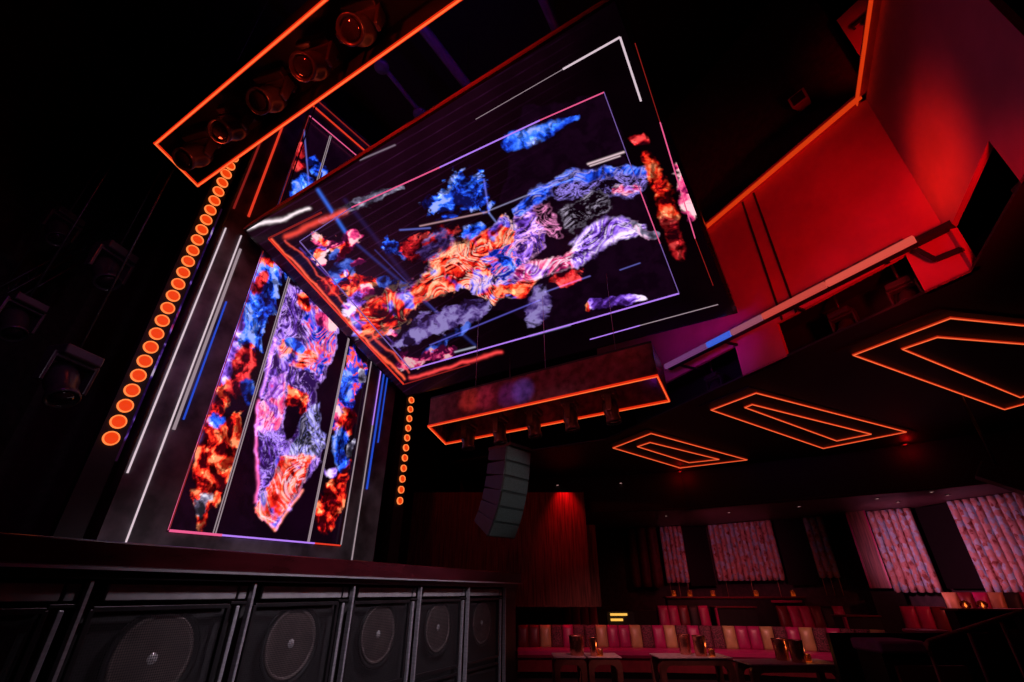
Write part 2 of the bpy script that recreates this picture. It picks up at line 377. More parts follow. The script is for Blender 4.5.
def grid(name, c00, c10, c01, c11, nx, ny, painter, parent):
    a, b, c, d = [np.array(x) for x in (c00, c10, c01, c11)]
    s, t = np.meshgrid(np.linspace(0, 1, nx), np.linspace(0, 1, ny)); s = s.ravel()[:, None]; t = t.ravel()[:, None]
    P = a*(1-s)*(1-t)+b*s*(1-t)+c*(1-s)*t+d*s*t
    col = painter(P)
    me = bpy.data.meshes.new(name)
    i = np.arange(nx-1)[None, :]+np.arange(ny-1)[:, None]*nx; i = i.ravel()
    F4 = np.stack([i, i+1, i+1+nx, i+nx], 1)
    inv = WM[parent].inverted(); off = np.array(inv.translation)
    V = P@np.array(inv.to_3x3()).T+off
    me.vertices.add(len(V)); me.vertices.foreach_set('co', V.astype(np.float32).ravel())
    me.loops.add(F4.size); me.loops.foreach_set('vertex_index', F4.astype(np.int32).ravel())
    me.polygons.add(len(F4)); me.polygons.foreach_set('loop_start', (np.arange(len(F4))*4).astype(np.int32))
    me.update(calc_edges=True)
    ca = me.color_attributes.new('picture', 'FLOAT_COLOR', 'POINT')
    ca.data.foreach_set('color', np.concatenate([np.clip(col, 0, 4), np.ones((len(col), 1))], 1).astype(np.float32).ravel())
    me.materials.append(M['screen'])
    o = bpy.data.objects.new(name, me); C.objects.link(o); o.parent = parent; WM[o] = WM[parent]
    return o

# ================================================================ SETTING
Z = Vector((0, 0, 1))
def wallseg(name, pts, z0, z1, th, m, side=1):       # upright wall along a polyline
    mb = MB()
    for p, q in zip(pts[:-1], pts[1:]):
        p = Vector((*p, 0)); q = Vector((*q, 0)); d = (q-p).normalized(); n = Vector((d.y, -d.x, 0))*side*th
        z0v = Vector((0, 0, z0)); mb.prism([p+z0v, q+z0v, q+n+z0v, p+n+z0v], (0, 0, z1-z0))
    return struct(mb.build(name, m))
struct(MB().prism([(-12, -3, -0.1), (16, -3, -0.1), (16, 20, -0.1), (-12, 20, -0.1)], (0, 0, 0.1)).build('floor', 'floor'))
# seating ceiling (lower, black) with the lounge under it
B0 = Vector((4.70, 3.74, 0)); f1 = Vector((-1.03, 2.25, 0)); f2 = Vector((-0.54, -1.02, 0))
n1 = Vector((f1.y, -f1.x, 0)).normalized(); n2 = Vector((-f2.y, f2.x, 0)).normalized()   # away from the camera side
def b1(t, z=0): return B0+f1*t+Vector((0, 0, z))
def b2(t, z=0): return B0+f2*t+Vector((0, 0, z))
FAS = [(-1.5, 13.6), (0.5, 13.5), (4.6, 12.6), (8.75, 10.0), (10.6, 8.3), (12.0, 6.0)]
ZC = 4.40; ZS = 3.43; ZR = 4.94
e1 = b1(2.6); e2 = b2(1.9)
cp = [(e2.x, e2.y), (B0.x, B0.y), (e1.x, e1.y), (0.2, 10.6), (-1.5, 11.5)]+FAS+[(12.0, 1.8)]
struct(MB().prism([(x, y, ZC) for x, y in cp], (0, 0, 0.03)).build('ceiling', 'ceil'))
wallseg('trim_1', FAS, ZS, ZC, 0.08, 'ceil', -1)
h = 1.9
BL = [(0.6, 16.9), (2.59*h, 8.62*h), (3.36*h, 8.38*h), (4.11*h, 7.71*h), (4.44*h, 7.42*h), (5.05*h, 6.87*h), (5.41*h, 6.51*h), (5.52*h, 6.04*h), (5.85*h, 5.385*h), (6.15*h, 4.6*h)]
BLo = []
for i, p in enumerate(BL):
    a = Vector(BL[max(i-1, 0)]); b = Vector(BL[min(i+1, len(BL)-1)]); d = (b-a).normalized(); n = Vector((-d.y, d.x))
    BLo.append(tuple(Vector(p)+n*0.25))
sp = [(x, y, ZS) for x, y in [(-1.5, 13.7)]+FAS[1:]]+[(x, y, ZS) for x, y in [(14, 6)]+BLo[::-1]+[(-1.5, 17.2)]]
struct(MB().prism(sp, (0, 0, 0.05)).build('ceiling_soffit', 'soffit'))
wallseg('wall_back', [(-1.5, 17.2)]+BLo+[(12.6, 6)], 0, 3.6, 0.1, 'dwall', -1)
# upper hall shell
struct(MB().prism([(-12, -3, 12.2), (16, -3, 12.2), (16, 20, 12.2), (-12, 20, 12.2)], (0, 0, 0.1)).build('ceiling_upper', 'black'))
wallseg('wall_left', [(-9, -3), (-9, 8), (-5.6, 13.6), (-1.5, 17.2)], 0, 12.2, 0.1, 'dwall', -1)

# ---------------- red bulkhead (balcony front)
NB1 = n1
def hit1(u, v): return on_pl(u, v, B0, n1)
def hit2(u, v): return on_pl(u, v, B0, n2)
ZT = 7.26
def tof(P, f): return (Vector((P.x, P.y, 0))-B0).dot(f)/f.length_squared
tA = tof(hit1(918, 279), f1); tB = tof(hit1(782, 340), f1); tC = tof(hit1(739, 361), f1)
def slab1(a, b, z0, z1, th=0.06): return MB().prism([b1(a, z0), b1(b, z0), b1(b, z0)+n1*th, b1(a, z0)+n1*th], (0, 0, z1-z0))
bk = MB()
for a, b, z0, z1 in [(0, 2.6, ZR, ZT), (0, tA, ZC, ZR), (tB, tC, ZC, ZR)]:
    s_ = slab1(a, b, z0, z1); bk.add(s_.v, s_.f)
tD = tof(hit2(979, 269), f2)*0.55; tE = tof(hit2(1006, 163), f2)
def slab2(a, b, z0, z1, th=0.06): return MB().prism([b2(a, z0), b2(b, z0), b2(b, z0)+n2*th, b2(a, z0)+n2*th], (0, 0, z1-z0))
for a, b, z0, z1 in [(0, 1.9, ZR-0.02, ZT), (0, tD, ZC, ZR-0.02), (tE, 1.9, ZC, ZR-0.02)]:
    s_ = slab2(a, b, z0, z1); bk.add(s_.v, s_.f)
struct(bk.build('wall_right', 'plaster'))
# vertical joints in the bulkhead
jb = MB()
for (ua, va, ub, vb) in [(745, 192, 776, 318), (757, 185, 786, 300)]:
    p = hit1((ua+ub)/2, (va+vb)/2); jb.bar(Vector((p.x, p.y, ZR))-n1*0.006, Vector((p.x, p.y, ZT))-n1*0.006, 0.03, 0.012, n1)
struct(jb.build('trim_2', 'black'))
# rim cap with projecting lip
rc = MB()
rc.prism([b1(-0.02, ZT), b1(2.6, ZT), b1(2.6, ZT)-n1*0.10, b1(-0.02, ZT)-n1*0.10-f1.normalized()*0.06], (0, 0, 0.10))
rc.prism([b2(-0.02, ZT), b2(1.9, ZT), b2(1.9, ZT)-n2*0.10, b2(0.0, ZT)-n2*0.10], (0, 0, 0.10))
struct(rc.build('trim_3', 'plaster'))
ls_ = MB()
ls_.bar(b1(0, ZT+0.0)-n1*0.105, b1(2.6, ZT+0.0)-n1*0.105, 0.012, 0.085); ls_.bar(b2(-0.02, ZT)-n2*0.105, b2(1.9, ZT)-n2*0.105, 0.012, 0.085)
struct(ls_.build('trim_6', em('painted_rim_glow', (1, 0.055, 0.006), 0.62)))  # glowing strip added to stand in for orange light on the lip
# recess behind the light openings
rb = MB()
rb.prism([b1(0.02, ZC+.03)+n1*0.9, b1(2.6, ZC+.03)+n1*0.9, b1(2.6, ZC+.03)+n1*0.95, b1(0.02, ZC+.03)+n1*0.95], (0, 0, 1.2))
rb.prism([b1(0.02, ZR+.3)+n1*0.07, b1(2.6, ZR+.3)+n1*0.07, b1(2.6, ZR+.3)+n1*0.95, b1(0.02, ZR+.3)+n1*0.95], (0, 0, 0.04))
rb.prism([b2(0.02, ZR+.3)+n2*0.07, b2(1.9, ZR+.3)+n2*0.07, b2(1.9, ZR+.3)+n2*1.3, b2(0.02, ZR+.3)+n2*1.3], (0, 0, 0.04))
rb.prism([b2(0.02, ZC+.03)+n2*1.3, b2(1.9, ZC+.03)+n2*1.3, b2(1.9, ZC+.03)+n2*1.35, b2(0.02, ZC+.03)+n2*1.35], (0, 0, 1.2))
struct(rb.build('wall_recess', 'black'))
# upper wall behind the rim
up = MB()
q0 = (5.40, 4.05); q1 = (5.56, 3.756)
up.prism([(5.40, 4.05, ZT), (5.95, 3.04, ZT), (6.3, 3.2, ZT), (5.75, 4.25, ZT)], (0, 0, 9.86-ZT))
struct(up.build('wall_upper_pier', 'plaster'))
wallseg('wall_upper', [(5.6, 4.3), (4.6, 6.3), (2.6, 10.2)], ZT, 12.2, 0.1, 'dwall', 1)

# ================================================================ STAGE
sd = Vector((0.48, 1, 0)); L1 = sd.length; sdn = sd.normalized(); sn = Vector((sdn.y, -sdn.x, 0))   # sn faces the room
S0 = Vector((-2.3, 3.6, 0))
def st(t, off=0, z=0): return S0+sd*t+sn*off+Vector((0, 0, z))
stage = thing('stage', 'long black lacquered stage platform with overhanging edge above the speakers', 'stage', st(0, -1))
MB().prism([st(-3.0, -1.0, 0), st(5.0, -1.0, 0), st(5.0, -3.4, 0), st(-3.0, -3.4, 0)], (0, 0, 1.62)).build('plinth', 'black', stage)
MB().prism([st(-3.0, 0.10, 1.66), st(4.92, 0.10, 1.66), st(5.06, -0.05, 1.66), st(5.06, -3.4, 1.66), st(-3.0, -3.4, 1.66)], (0, 0, 0.145)).build('fascia', 'glosswood', stage, 0.01)
MB().bar(st(-3.0, 0.11, 1.655), st(4.92, 0.11, 1.655), 0.02, 0.016).build('edge_trim', 'steel', stage)
MB().bar(st(-3.0, 0.02, 1.625), st(4.92, 0.02, 1.625), 0.04, 0.05).build('lower_edge_trim', 'darkmetal', stage)
MB().prism([st(4.57, -0.03, 0), st(4.97, -0.03, 0), st(4.97, -1.0, 0), st(4.57, -1.0, 0)], (0, 0, 1.6)).build('end_panel', 'darkmetal', stage)

def make_sub(first_label):
    W = L1*0.985; D = 0.85
    r = thing('subwoofer', first_label, 'speaker', (0, 0, 0), 0, None)
    # local: x along the stage, y into the stage (front face at y=0), z up
    mb = MB()
    mb.box((0, D/2+0.05, 0.80), (W-0.04, D-0.1, 1.56)); mb.box((0, 0.03, 0.03), (W-.04, 0.1, 0.06))
    mb.build('cabinet', 'cab', r, 0.008)
    MB().box((0.0, 0.02, 1.53), (W*0.80, 0.03, 0.09)).build('top_panel', 'cabstrip', r, 0.004)
    MB().box((W*0.45, 0.02, 1.53), (W*0.06, 0.03, 0.09)).build('latch_plate', 'cabstrip', r, 0.004)
    fr = MB(); gx0, gx1, gz0, gz1 = -W*0.45, W*0.36, 0.72, 1.44
    for a, b in (((gx0, 0, gz1), (gx1, 0, gz1)), ((gx0, 0, gz0), (gx1, 0, gz0)), ((gx0, 0, gz0), (gx0, 0, gz1)), ((gx1, 0, gz0), (gx1, 0, gz1))):
        fr.bar(a, b, 0.03, 0.03, (0, 1, 0))
    fr.build('grille_frame', 'darkmetal', r, 0.004)
    fr = MB(); gz0b, gz1b = 0.08, 0.64
    for a, b in (((gx0, 0, gz1b), (gx1, 0, gz1b)), ((gx0, 0, gz0b), (gx1, 0, gz0b)), ((gx0, 0, gz0b), (gx0, 0, gz1b)), ((gx1, 0, gz0b), (gx1, 0, gz1b))):
        fr.bar(a, b, 0.03, 0.03, (0, 1, 0))
    fr.build('grille_frame', 'darkmetal', r, 0.004)
    R = Matrix.Rotation(math.pi/2, 3, 'X')      # local z -> -y (towards the room)
    cx = (gx0+gx1)/2+0.03
    MB().lathe([(0.262, 0.0), (0.275, 0.012), (0.30, 0.016), (0.30, 0.0)], (cx, 0.045, 1.15), R, 40).build('driver_rim', 'surround', r)
    MB().lathe([(0.055, -0.03), (0.10, -0.028), (0.20, -0.010), (0.232, 0.004), (0.245, 0.014), (0.262, 0.002)], (cx, 0.045, 1.15), R, 40).build('speaker_cone', 'cone', r)
    MB().lathe([(0.0, 0.012), (0.025, 0.008), (0.045, -0.006), (0.06, -0.028)], (cx, 0.045, 1.15), R, 24).build('dust_cap', 'cap', r)
    MB().box((cx-0.03, 0.008, 1.06), (gx1-gx0-0.03, 0.003, gz1-gz0-0.03)).build('grille', 'grille', r)
    MB().box((cx, 0.008, 0.36), (gx1-gx0-0.03, 0.003, gz1b-gz0b-0.03)).build('grille', 'grille', r)
    MB().box((W*0.425, 0.0, 0.76), (0.03, 0.035, 1.36)).build('side_bar', 'steel', r, 0.006)
    MB().box((W*0.425, 0.0, 1.46), (0.14, 0.04, 0.02)).build('clamp', 'darkmetal', r, 0.003)
    MB().box((W*0.498, -0.03, 0.80), (0.022, 0.05, 1.58)).build('divider_post', 'steel', r, 0.004)
    return r
rz = math.atan2(sdn.y, sdn.x)
sublab = {-1: 'black subwoofer cabinet in deep shadow at the far left end of the stage front',
          0: 'largest subwoofer cabinet behind a black mesh grille, leftmost lit one under the stage',
          1: 'second lit subwoofer cabinet from the left under the stage edge',
          2: 'third lit subwoofer cabinet with bright grey strip above its mesh grille',
          3: 'narrow looking fourth lit subwoofer cabinet beyond the brightest steel divider post',
          4: 'farthest subwoofer cabinet at the right end of the stage front'}
sub0 = make_sub(sublab[0]); sub0['group'] = 'subwoofers under the stage'
for k in (0, 1, 2, 3, 4, -1):
    p = st(k)
    if k == 0: sub0.location = p; sub0.rotation_euler = (0, 0, rz)
    else: dup(sub0, p, rz, sublab[k])

# ---------------- tall LED wall behind the stage
bd = Vector((0.57, 0.82, 0)); bn = Vector((0.82, -0.57, 0)).normalized()
V0 = Vector((-4.43, 6.30, 0))
def vs(s, z, off=0): return V0+bd*s+bn*off+Vector((0, 0, z))
ZB, ZTOP, SR = 2.23, 10.55, 2.596
wall = thing('led_wall', 'tall upright LED screen of three panels behind the stage showing flame-coloured figures', 'screen', vs(SR/2, 1.88, -0.3))
fr = MB()
for a, b, z0, z1, of, d in [(-0.70, -0.03, 1.88, 11.3, 0.05, 0.5), (SR+0.03, SR+0.75, 1.88, 11.3, 0.05, 0.5), (-0.03, SR+0.03, 1.88, ZB-0.03, 0.05, 0.5), (-0.03, SR+0.03, ZTOP+0.03, 11.3, 0.05, 0.5), (-0.7, SR+0.75, 1.88, 11.3, -0.25, 0.1)]:
    fr.prism([vs(a, z0, of), vs(b, z0, of), vs(b, z0, of-d), vs(a, z0, of-d)], (0, 0, z1-z0))
fr.build('frame', 'frame', wall)
def paint_left(P):
    c = Canvas(P, (0.003, 0.0004, 0.003), 11, 1.2)
    c.poly([(240, 250), (285, 262), (262, 330), (225, 455), (205, 530), (188, 520), (168, 470)], 'fire', rag=0.7, lift=0.42, gain=3.2)
    c.poly([(255, 262), (285, 262), (262, 350), (243, 345), (235, 300)], 'blue', rag=1.1, lift=0.62, gain=3.0)
    c.cap([(240, 330, 12), (232, 345, 9)], 'blue', rag=0.8, lift=0.6)
    c.cap([(256, 290, 5), (262, 278, 6)], 'red', rag=0.9, lift=0.7)
    c.cap([(240, 300, 7), (228, 345, 8), (222, 375, 7)], 'lav', rag=1.0, lift=0.55)
    c.cap([(246, 360, 11), (240, 385, 12)], 'red', rag=0.7, lift=0.6, gain=3)
    c.cap([(243, 405, 13), (232, 418, 8)], 'black', rag=0.5)
    c.cap([(250, 385, 7), (252, 398, 6)], 'blue', rag=0.7, lift=0.3, bright=0.5)
    c.cap([(218, 423, 8)], 'blue', rag=0.5, lift=0.7)
    c.poly([(198, 440), (246, 412), (232, 470), (218, 500), (214, 530), (188, 512), (190, 470)], 'fire', rag=0.7, lift=0.62, gain=3.4)
    c.cap([(204, 497, 6), (198, 512, 5)], 'steel', rag=1.2, lift=0.6)
    c.poly([(170, 480), (200, 440), (192, 480), (196, 520), (206, 540), (160, 545)], 'black', rag=0.6)
    c.poly([(207, 512), (240, 480), (225, 545), (203, 545)], 'black', rag=0.7)
    c.line(258, 255, 190, 455, 3.2, (0.55, 0.2, 0.9), 7); c.line(258, 250, 168, 530, 0.8, (0.9, 0.15, 0.35))
    # the part above the tilted screen
    c.poly([(240, 60), (360, 60), (360, 235), (230, 235)], 'black')
    for x, y, r_, p_, l_ in [(298, 149, 6, 'red', 0.9), (298, 166, 6, 'red', 0.8), (305, 186, 9, 'blue', 0.7), (318, 172, 7, 'blue', 0.6), (312, 160, 6, 'blue', 0.4), (300, 198, 7, 'blue', 0.8)]:
        c.cap([(x, y, r_)], p_, rag=0.6, lift=l_)
    c.line(301, 120, 282, 190, 1.0, (0.08, 0.12, 0.6)); c.line(304, 130, 309, 185, 0.7, (0.1, 0.1, 0.4))
    return c.col*1.25
def paint_mid(P):
    c = Canvas(P, (0.004, 0.0004, 0.004), 23, 1.35)
    body = [(280, 282), (322, 290), (338, 322), (330, 360), (325, 378), (316, 385), (316, 410), (323, 440), (319, 465), (306, 480), (292, 510), (275, 530), (256, 508), (254, 450), (258, 400), (262, 365), (272, 330)]
    ls = dict(lines=1.0, linecol=(0.62, 0.35, 1.0), freq=15, wid=0.20)
    c.poly(body, 'lav', rag=0.35, soft=0.3, lift=0.12, gain=2.4, **ls)
    c.poly([(300, 296), (335, 318), (330, 355), (322, 375), (300, 372), (305, 340)], 'mix', rag=0.6, lift=0.45, gain=3.0, lines=0.9, linecol=(0.7, 0.5, 1), freq=11, wid=0.18)
    c.cap([(302, 298, 6), (306, 308, 5)], 'fire', rag=0.5, lift=0.7); c.cap([(322, 322, 8), (330, 324, 7)], 'pink', rag=0.7, lift=0.5)
    c.cap([(284, 350, 9), (303, 360, 9), (312, 356, 6)], 'fire', rag=0.45, lift=0.75, gain=3.4, lines=0.6, linecol=(1, 0.5, 0.7), freq=10)
    c.cap([(290, 345, 5), (300, 349, 4)], 'blue', rag=0.5, lift=0.4)
    c.poly([(270, 378), (284, 372), (285, 400), (278, 428), (262, 440), (256, 418)], 'pink', rag=0.35, lift=0.66, gain=2.2, lines=0.8, linecol=(1, 0.4, 0.9), freq=9)
    c.poly([(288, 385), (305, 396), (310, 416), (296, 424), (284, 404)], 'fire', rag=0.4, lift=0.6, gain=3.0)
    c.poly([(286, 405), (300, 412), (303, 420), (292, 440), (284, 445), (280, 425)], 'black', rag=0.25)
    c.poly([(257, 432), (282, 432), (288, 448), (276, 480), (262, 492), (256, 470)], 'lav', rag=0.5, lift=0.15, gain=3, lines=1.0, linecol=(0.5, 0.3, 1), freq=18, wid=0.25)
    c.poly([(300, 425), (320, 402), (324, 445), (312, 460), (288, 455)], 'steel', rag=0.4, lift=0.3, gain=3.2, lines=0.9, linecol=(0.35, 0.3, 1), freq=14)
    c.poly([(280, 458), (316, 455), (306, 480), (292, 505), (276, 530), (256, 510), (262, 494)], 'fire', rag=0.5, lift=0.62, gain=2.6, lines=0.85, linecol=(1, 0.6, 0.75), freq=9, wid=0.22)
    c.poly([(256, 395), (262, 360), (250, 360), (240, 420), (240, 530), (256, 530), (256, 450)], 'black', rag=0.15, soft=0.15)
    c.line(258, 400, 256, 500, 1.6, (0.9, 0.12, 0.4), 8); c.line(275, 340, 260, 395, 1.6, (0.6, 0.2, 0.9), 6)
    c.line(256, 508, 275, 530, 1.2, (1, 0.2, 0.1)); c.line(275, 530, 303, 490, 1.2, (1, 0.25, 0.2), 4)
    c.poly([(250, 60), (370, 60), (370, 200), (250, 240)], 'black')
    for x, y, r_, p_, l_ in [(308, 130, 5, 'blue', 0.4), (320, 152, 6, 'blue', 0.6), (322, 172, 7, 'blue', 0.5)]: c.cap([(x, y, r_)], p_, rag=0.6, lift=l_)
    return c.col*1.25
def paint_right(P):
    c = Canvas(P, (0.003, 0.0004, 0.003), 37, 1.3)
    c.poly([(352, 350), (368, 372), (352, 415), (338, 440), (328, 425), (340, 375)], 'mix', rag=0.9, lift=0.3, gain=3)
    c.cap([(345, 375, 5), (346, 395, 8)], 'blue', rag=0.9, lift=0.6); c.cap([(358, 372, 3), (360, 382, 3)], 'steel', rag=1, lift=0.6)
    c.cap([(336, 413, 6), (338, 425, 5)], 'pink', rag=0.6, lift=0.7)
    c.cap([(350, 415, 7), (345, 428, 8)], 'fire', rag=0.7, lift=0.55); c.cap([(354, 440, 3), (350, 455, 3)], 'steel', rag=1, lift=0.5)
    c.cap([(344, 436, 6), (338, 448, 6), (345, 462, 7)], 'blue', rag=0.6, lift=0.6)
    c.cap([(330, 470, 6)], 'lav', rag=0.8, lift=0.4)
    c.poly([(326, 482), (352, 462), (345, 500), (336, 525), (320, 535), (314, 520)], 'fire', rag=0.6, lift=0.6, gain=3.3)
    c.poly([(333, 527), (356, 490), (345, 560), (325, 560)], 'black', rag=0.5)
    c.poly([(250, 60), (420, 60), (420, 240), (250, 240)], 'black')
    c.cap([(330, 140, 8), (345, 155, 8)], 'pink', rag=0.7, lift=0.6); c.cap([(318, 128, 5)], 'blue', rag=0.6, lift=0.5)
    return c.col*1.25
for a, b, nx, pf in [(0.0, 0.55, 70, paint_left), (0.585, 2.005, 150, paint_mid), (2.045, SR, 60, paint_right)]:
    grid('led_panel', vs(a, ZB, 0), vs(b, ZB, 0), vs(a, ZTOP, 0), vs(b, ZTOP, 0), nx, 560, pf, wall)
def vstrip(name, s, z0, z1, m, wd=0.018, off=0.065):
    MB().bar(vs(s, z0, off), vs(s, z1, off), wd, 0.02, bn).build(name, m, wall)
zat = lambda s, u, v: on_pl(u, v, vs(s, 0), bn).z
for s, off in ((0.567-0.012, 0.01), (0.567+0.02, 0.01), (2.024-0.012, 0.01), (2.024+0.012, 0.01)):
    vstrip('divider_strip', s, ZB, ZTOP, M['dimwhite'], 0.008, off)
vstrip('edge_strip', SR+0.01, ZB, 6.8, M['dimwhite'], 0.012)
vstrip('edge_strip', -0.01, ZB, ZTOP, M['dimred'], 0.008)
MB().bar(vs(0, ZB-0.01, 0.065), vs(0.65, ZB-0.01, 0.065), 0.03, 0.02, bn).build('bottom_strip', 'pink_strip', wall)
MB().bar(vs(0.65, ZB-0.01, 0.065), vs(2.1, ZB-0.01, 0.065), 0.022, 0.02, bn).build('bottom_strip', 'violet_strip', wall)
MB().bar(vs(2.1, ZB-0.01, 0.065), vs(SR, ZB-0.01, 0.065), 0.022, 0.02, bn).build('bottom_strip', 'red_strip', wall)
so, si = -0.667, -0.415
vstrip('light_strip', so, zat(so, 128, 474), zat(so, 221, 228), 'white_strip', 0.018)
vstrip('light_strip', so, zat(so, 240, 215), 10.9, 'dimred', 0.03)
vstrip('light_strip', si, zat(si, 125, 544), zat(si, 157, 455), 'white_strip', 0.016)
vstrip('light_strip', si, zat(si, 157, 455), zat(si, 232, 233), 'white_strip', 0.018)
vstrip('light_strip', si+0.06, zat(si, 170, 430), zat(si, 234, 248), 'dimwhite', 0.035)
vstrip('light_strip', si, zat(si, 250, 220), 10.9, 'red_strip', 0.035)
vstrip('light_strip', si+0.13, zat(si, 180, 420), zat(si, 218, 300), 'blue_strip', 0.02)
vstrip('light_strip', SR+0.278, 1.95, 4.4, 'dimwhite', 0.014)
vstrip('light_strip', SR+0.278, 4.4, 6.9, 'violet_strip', 0.014)
vstrip('light_strip', SR+0.37, 3.2, 6.9, 'blue_strip', 0.03)
vstrip('light_strip', SR+0.47, 4.1, 6.9, 'blue_strip', 0.02)
MB().bar(vs(-0.42, 10.9, 0.065), vs(SR+0.4, 10.9, 0.065), 0.035, 0.02, bn).build('top_strip', 'red_strip', wall)
MB().bar(vs(-0.6, 11.15, 0.065), vs(SR+0.4, 11.15, 0.065), 0.02, 0.02, bn).build('top_strip', 'dimred', wall)
MB().bar(vs(0, ZTOP, 0.065), vs(SR, ZTOP, 0.065), 0.012, 0.02, bn).build('top_strip', 'pink_strip', wall)
def paint_edge_reflection(P):
    c = Canvas(P, (0.03, 0.006, 0.03), 55, 1.2)
    c.poly([(130, 470), (200, 290), (215, 230), (160, 230), (120, 470)], 'lav', rag=1.3, lift=0.15, gain=4.0)
    c.cap([(175, 330, 7), (180, 318, 7)], 'pink', rag=0.9, lift=0.4); c.cap([(158, 375, 5), (150, 400, 6), (142, 425, 5)], 'blue', rag=0.9, lift=0.4, gain=3)
    return c.col*0.5
grid('side_reflection', vs(-0.87, 2.95, -0.02), vs(-0.79, 2.95, -0.02), vs(-0.87, 7.2, -0.02), vs(-0.79, 7.2, -0.02), 8, 220, paint_edge_reflection, wall)  # column side: screen reflection painted in as glowing colour

# ---------------- columns of round orange lamps
def lamp_column(s, z0, n, step, r, label):
    t = thing('lamp_column', label, 'stage light', vs(s, 1.88, -0.02), 0, None)
    Rm = frame3(bd, bn)
    MB().prism([vs(s-0.13, 1.88, 0), vs(s+0.13, 1.88, 0), vs(s+0.13, 1.88, -0.2), vs(s-0.13, 1.88, -0.2)], (0, 0, 9.6)).build('backing_board', 'black', t)
    for k in range(n):
        p = vs(s, z0+k*step, 0.0)
        a = MB().lathe([(r, 0.0), (r, 0.02), (r*0.95, 0.035), (r*0.84, 0.030), (r*0.82, 0.012)], p, Rm, 20).build('lamp', 'bulbring', t)
        MB().lathe([(r*0.82, 0.0), (r*0.82, 0.018), (r*0.55, 0.022), (r*0.52, 0.014), (0.001, 0.024)], p, Rm, 16).build('lens', 'bulb', a)
lamp_column(-0.95, 3.20, 34, 0.213, 0.088, 'tall column of large round orange lamps left of the LED wall')
lamp_column(SR+1.25, 3.12, 12, 0.213, 0.072, 'short looking column of small round orange lamps right of the LED wall')

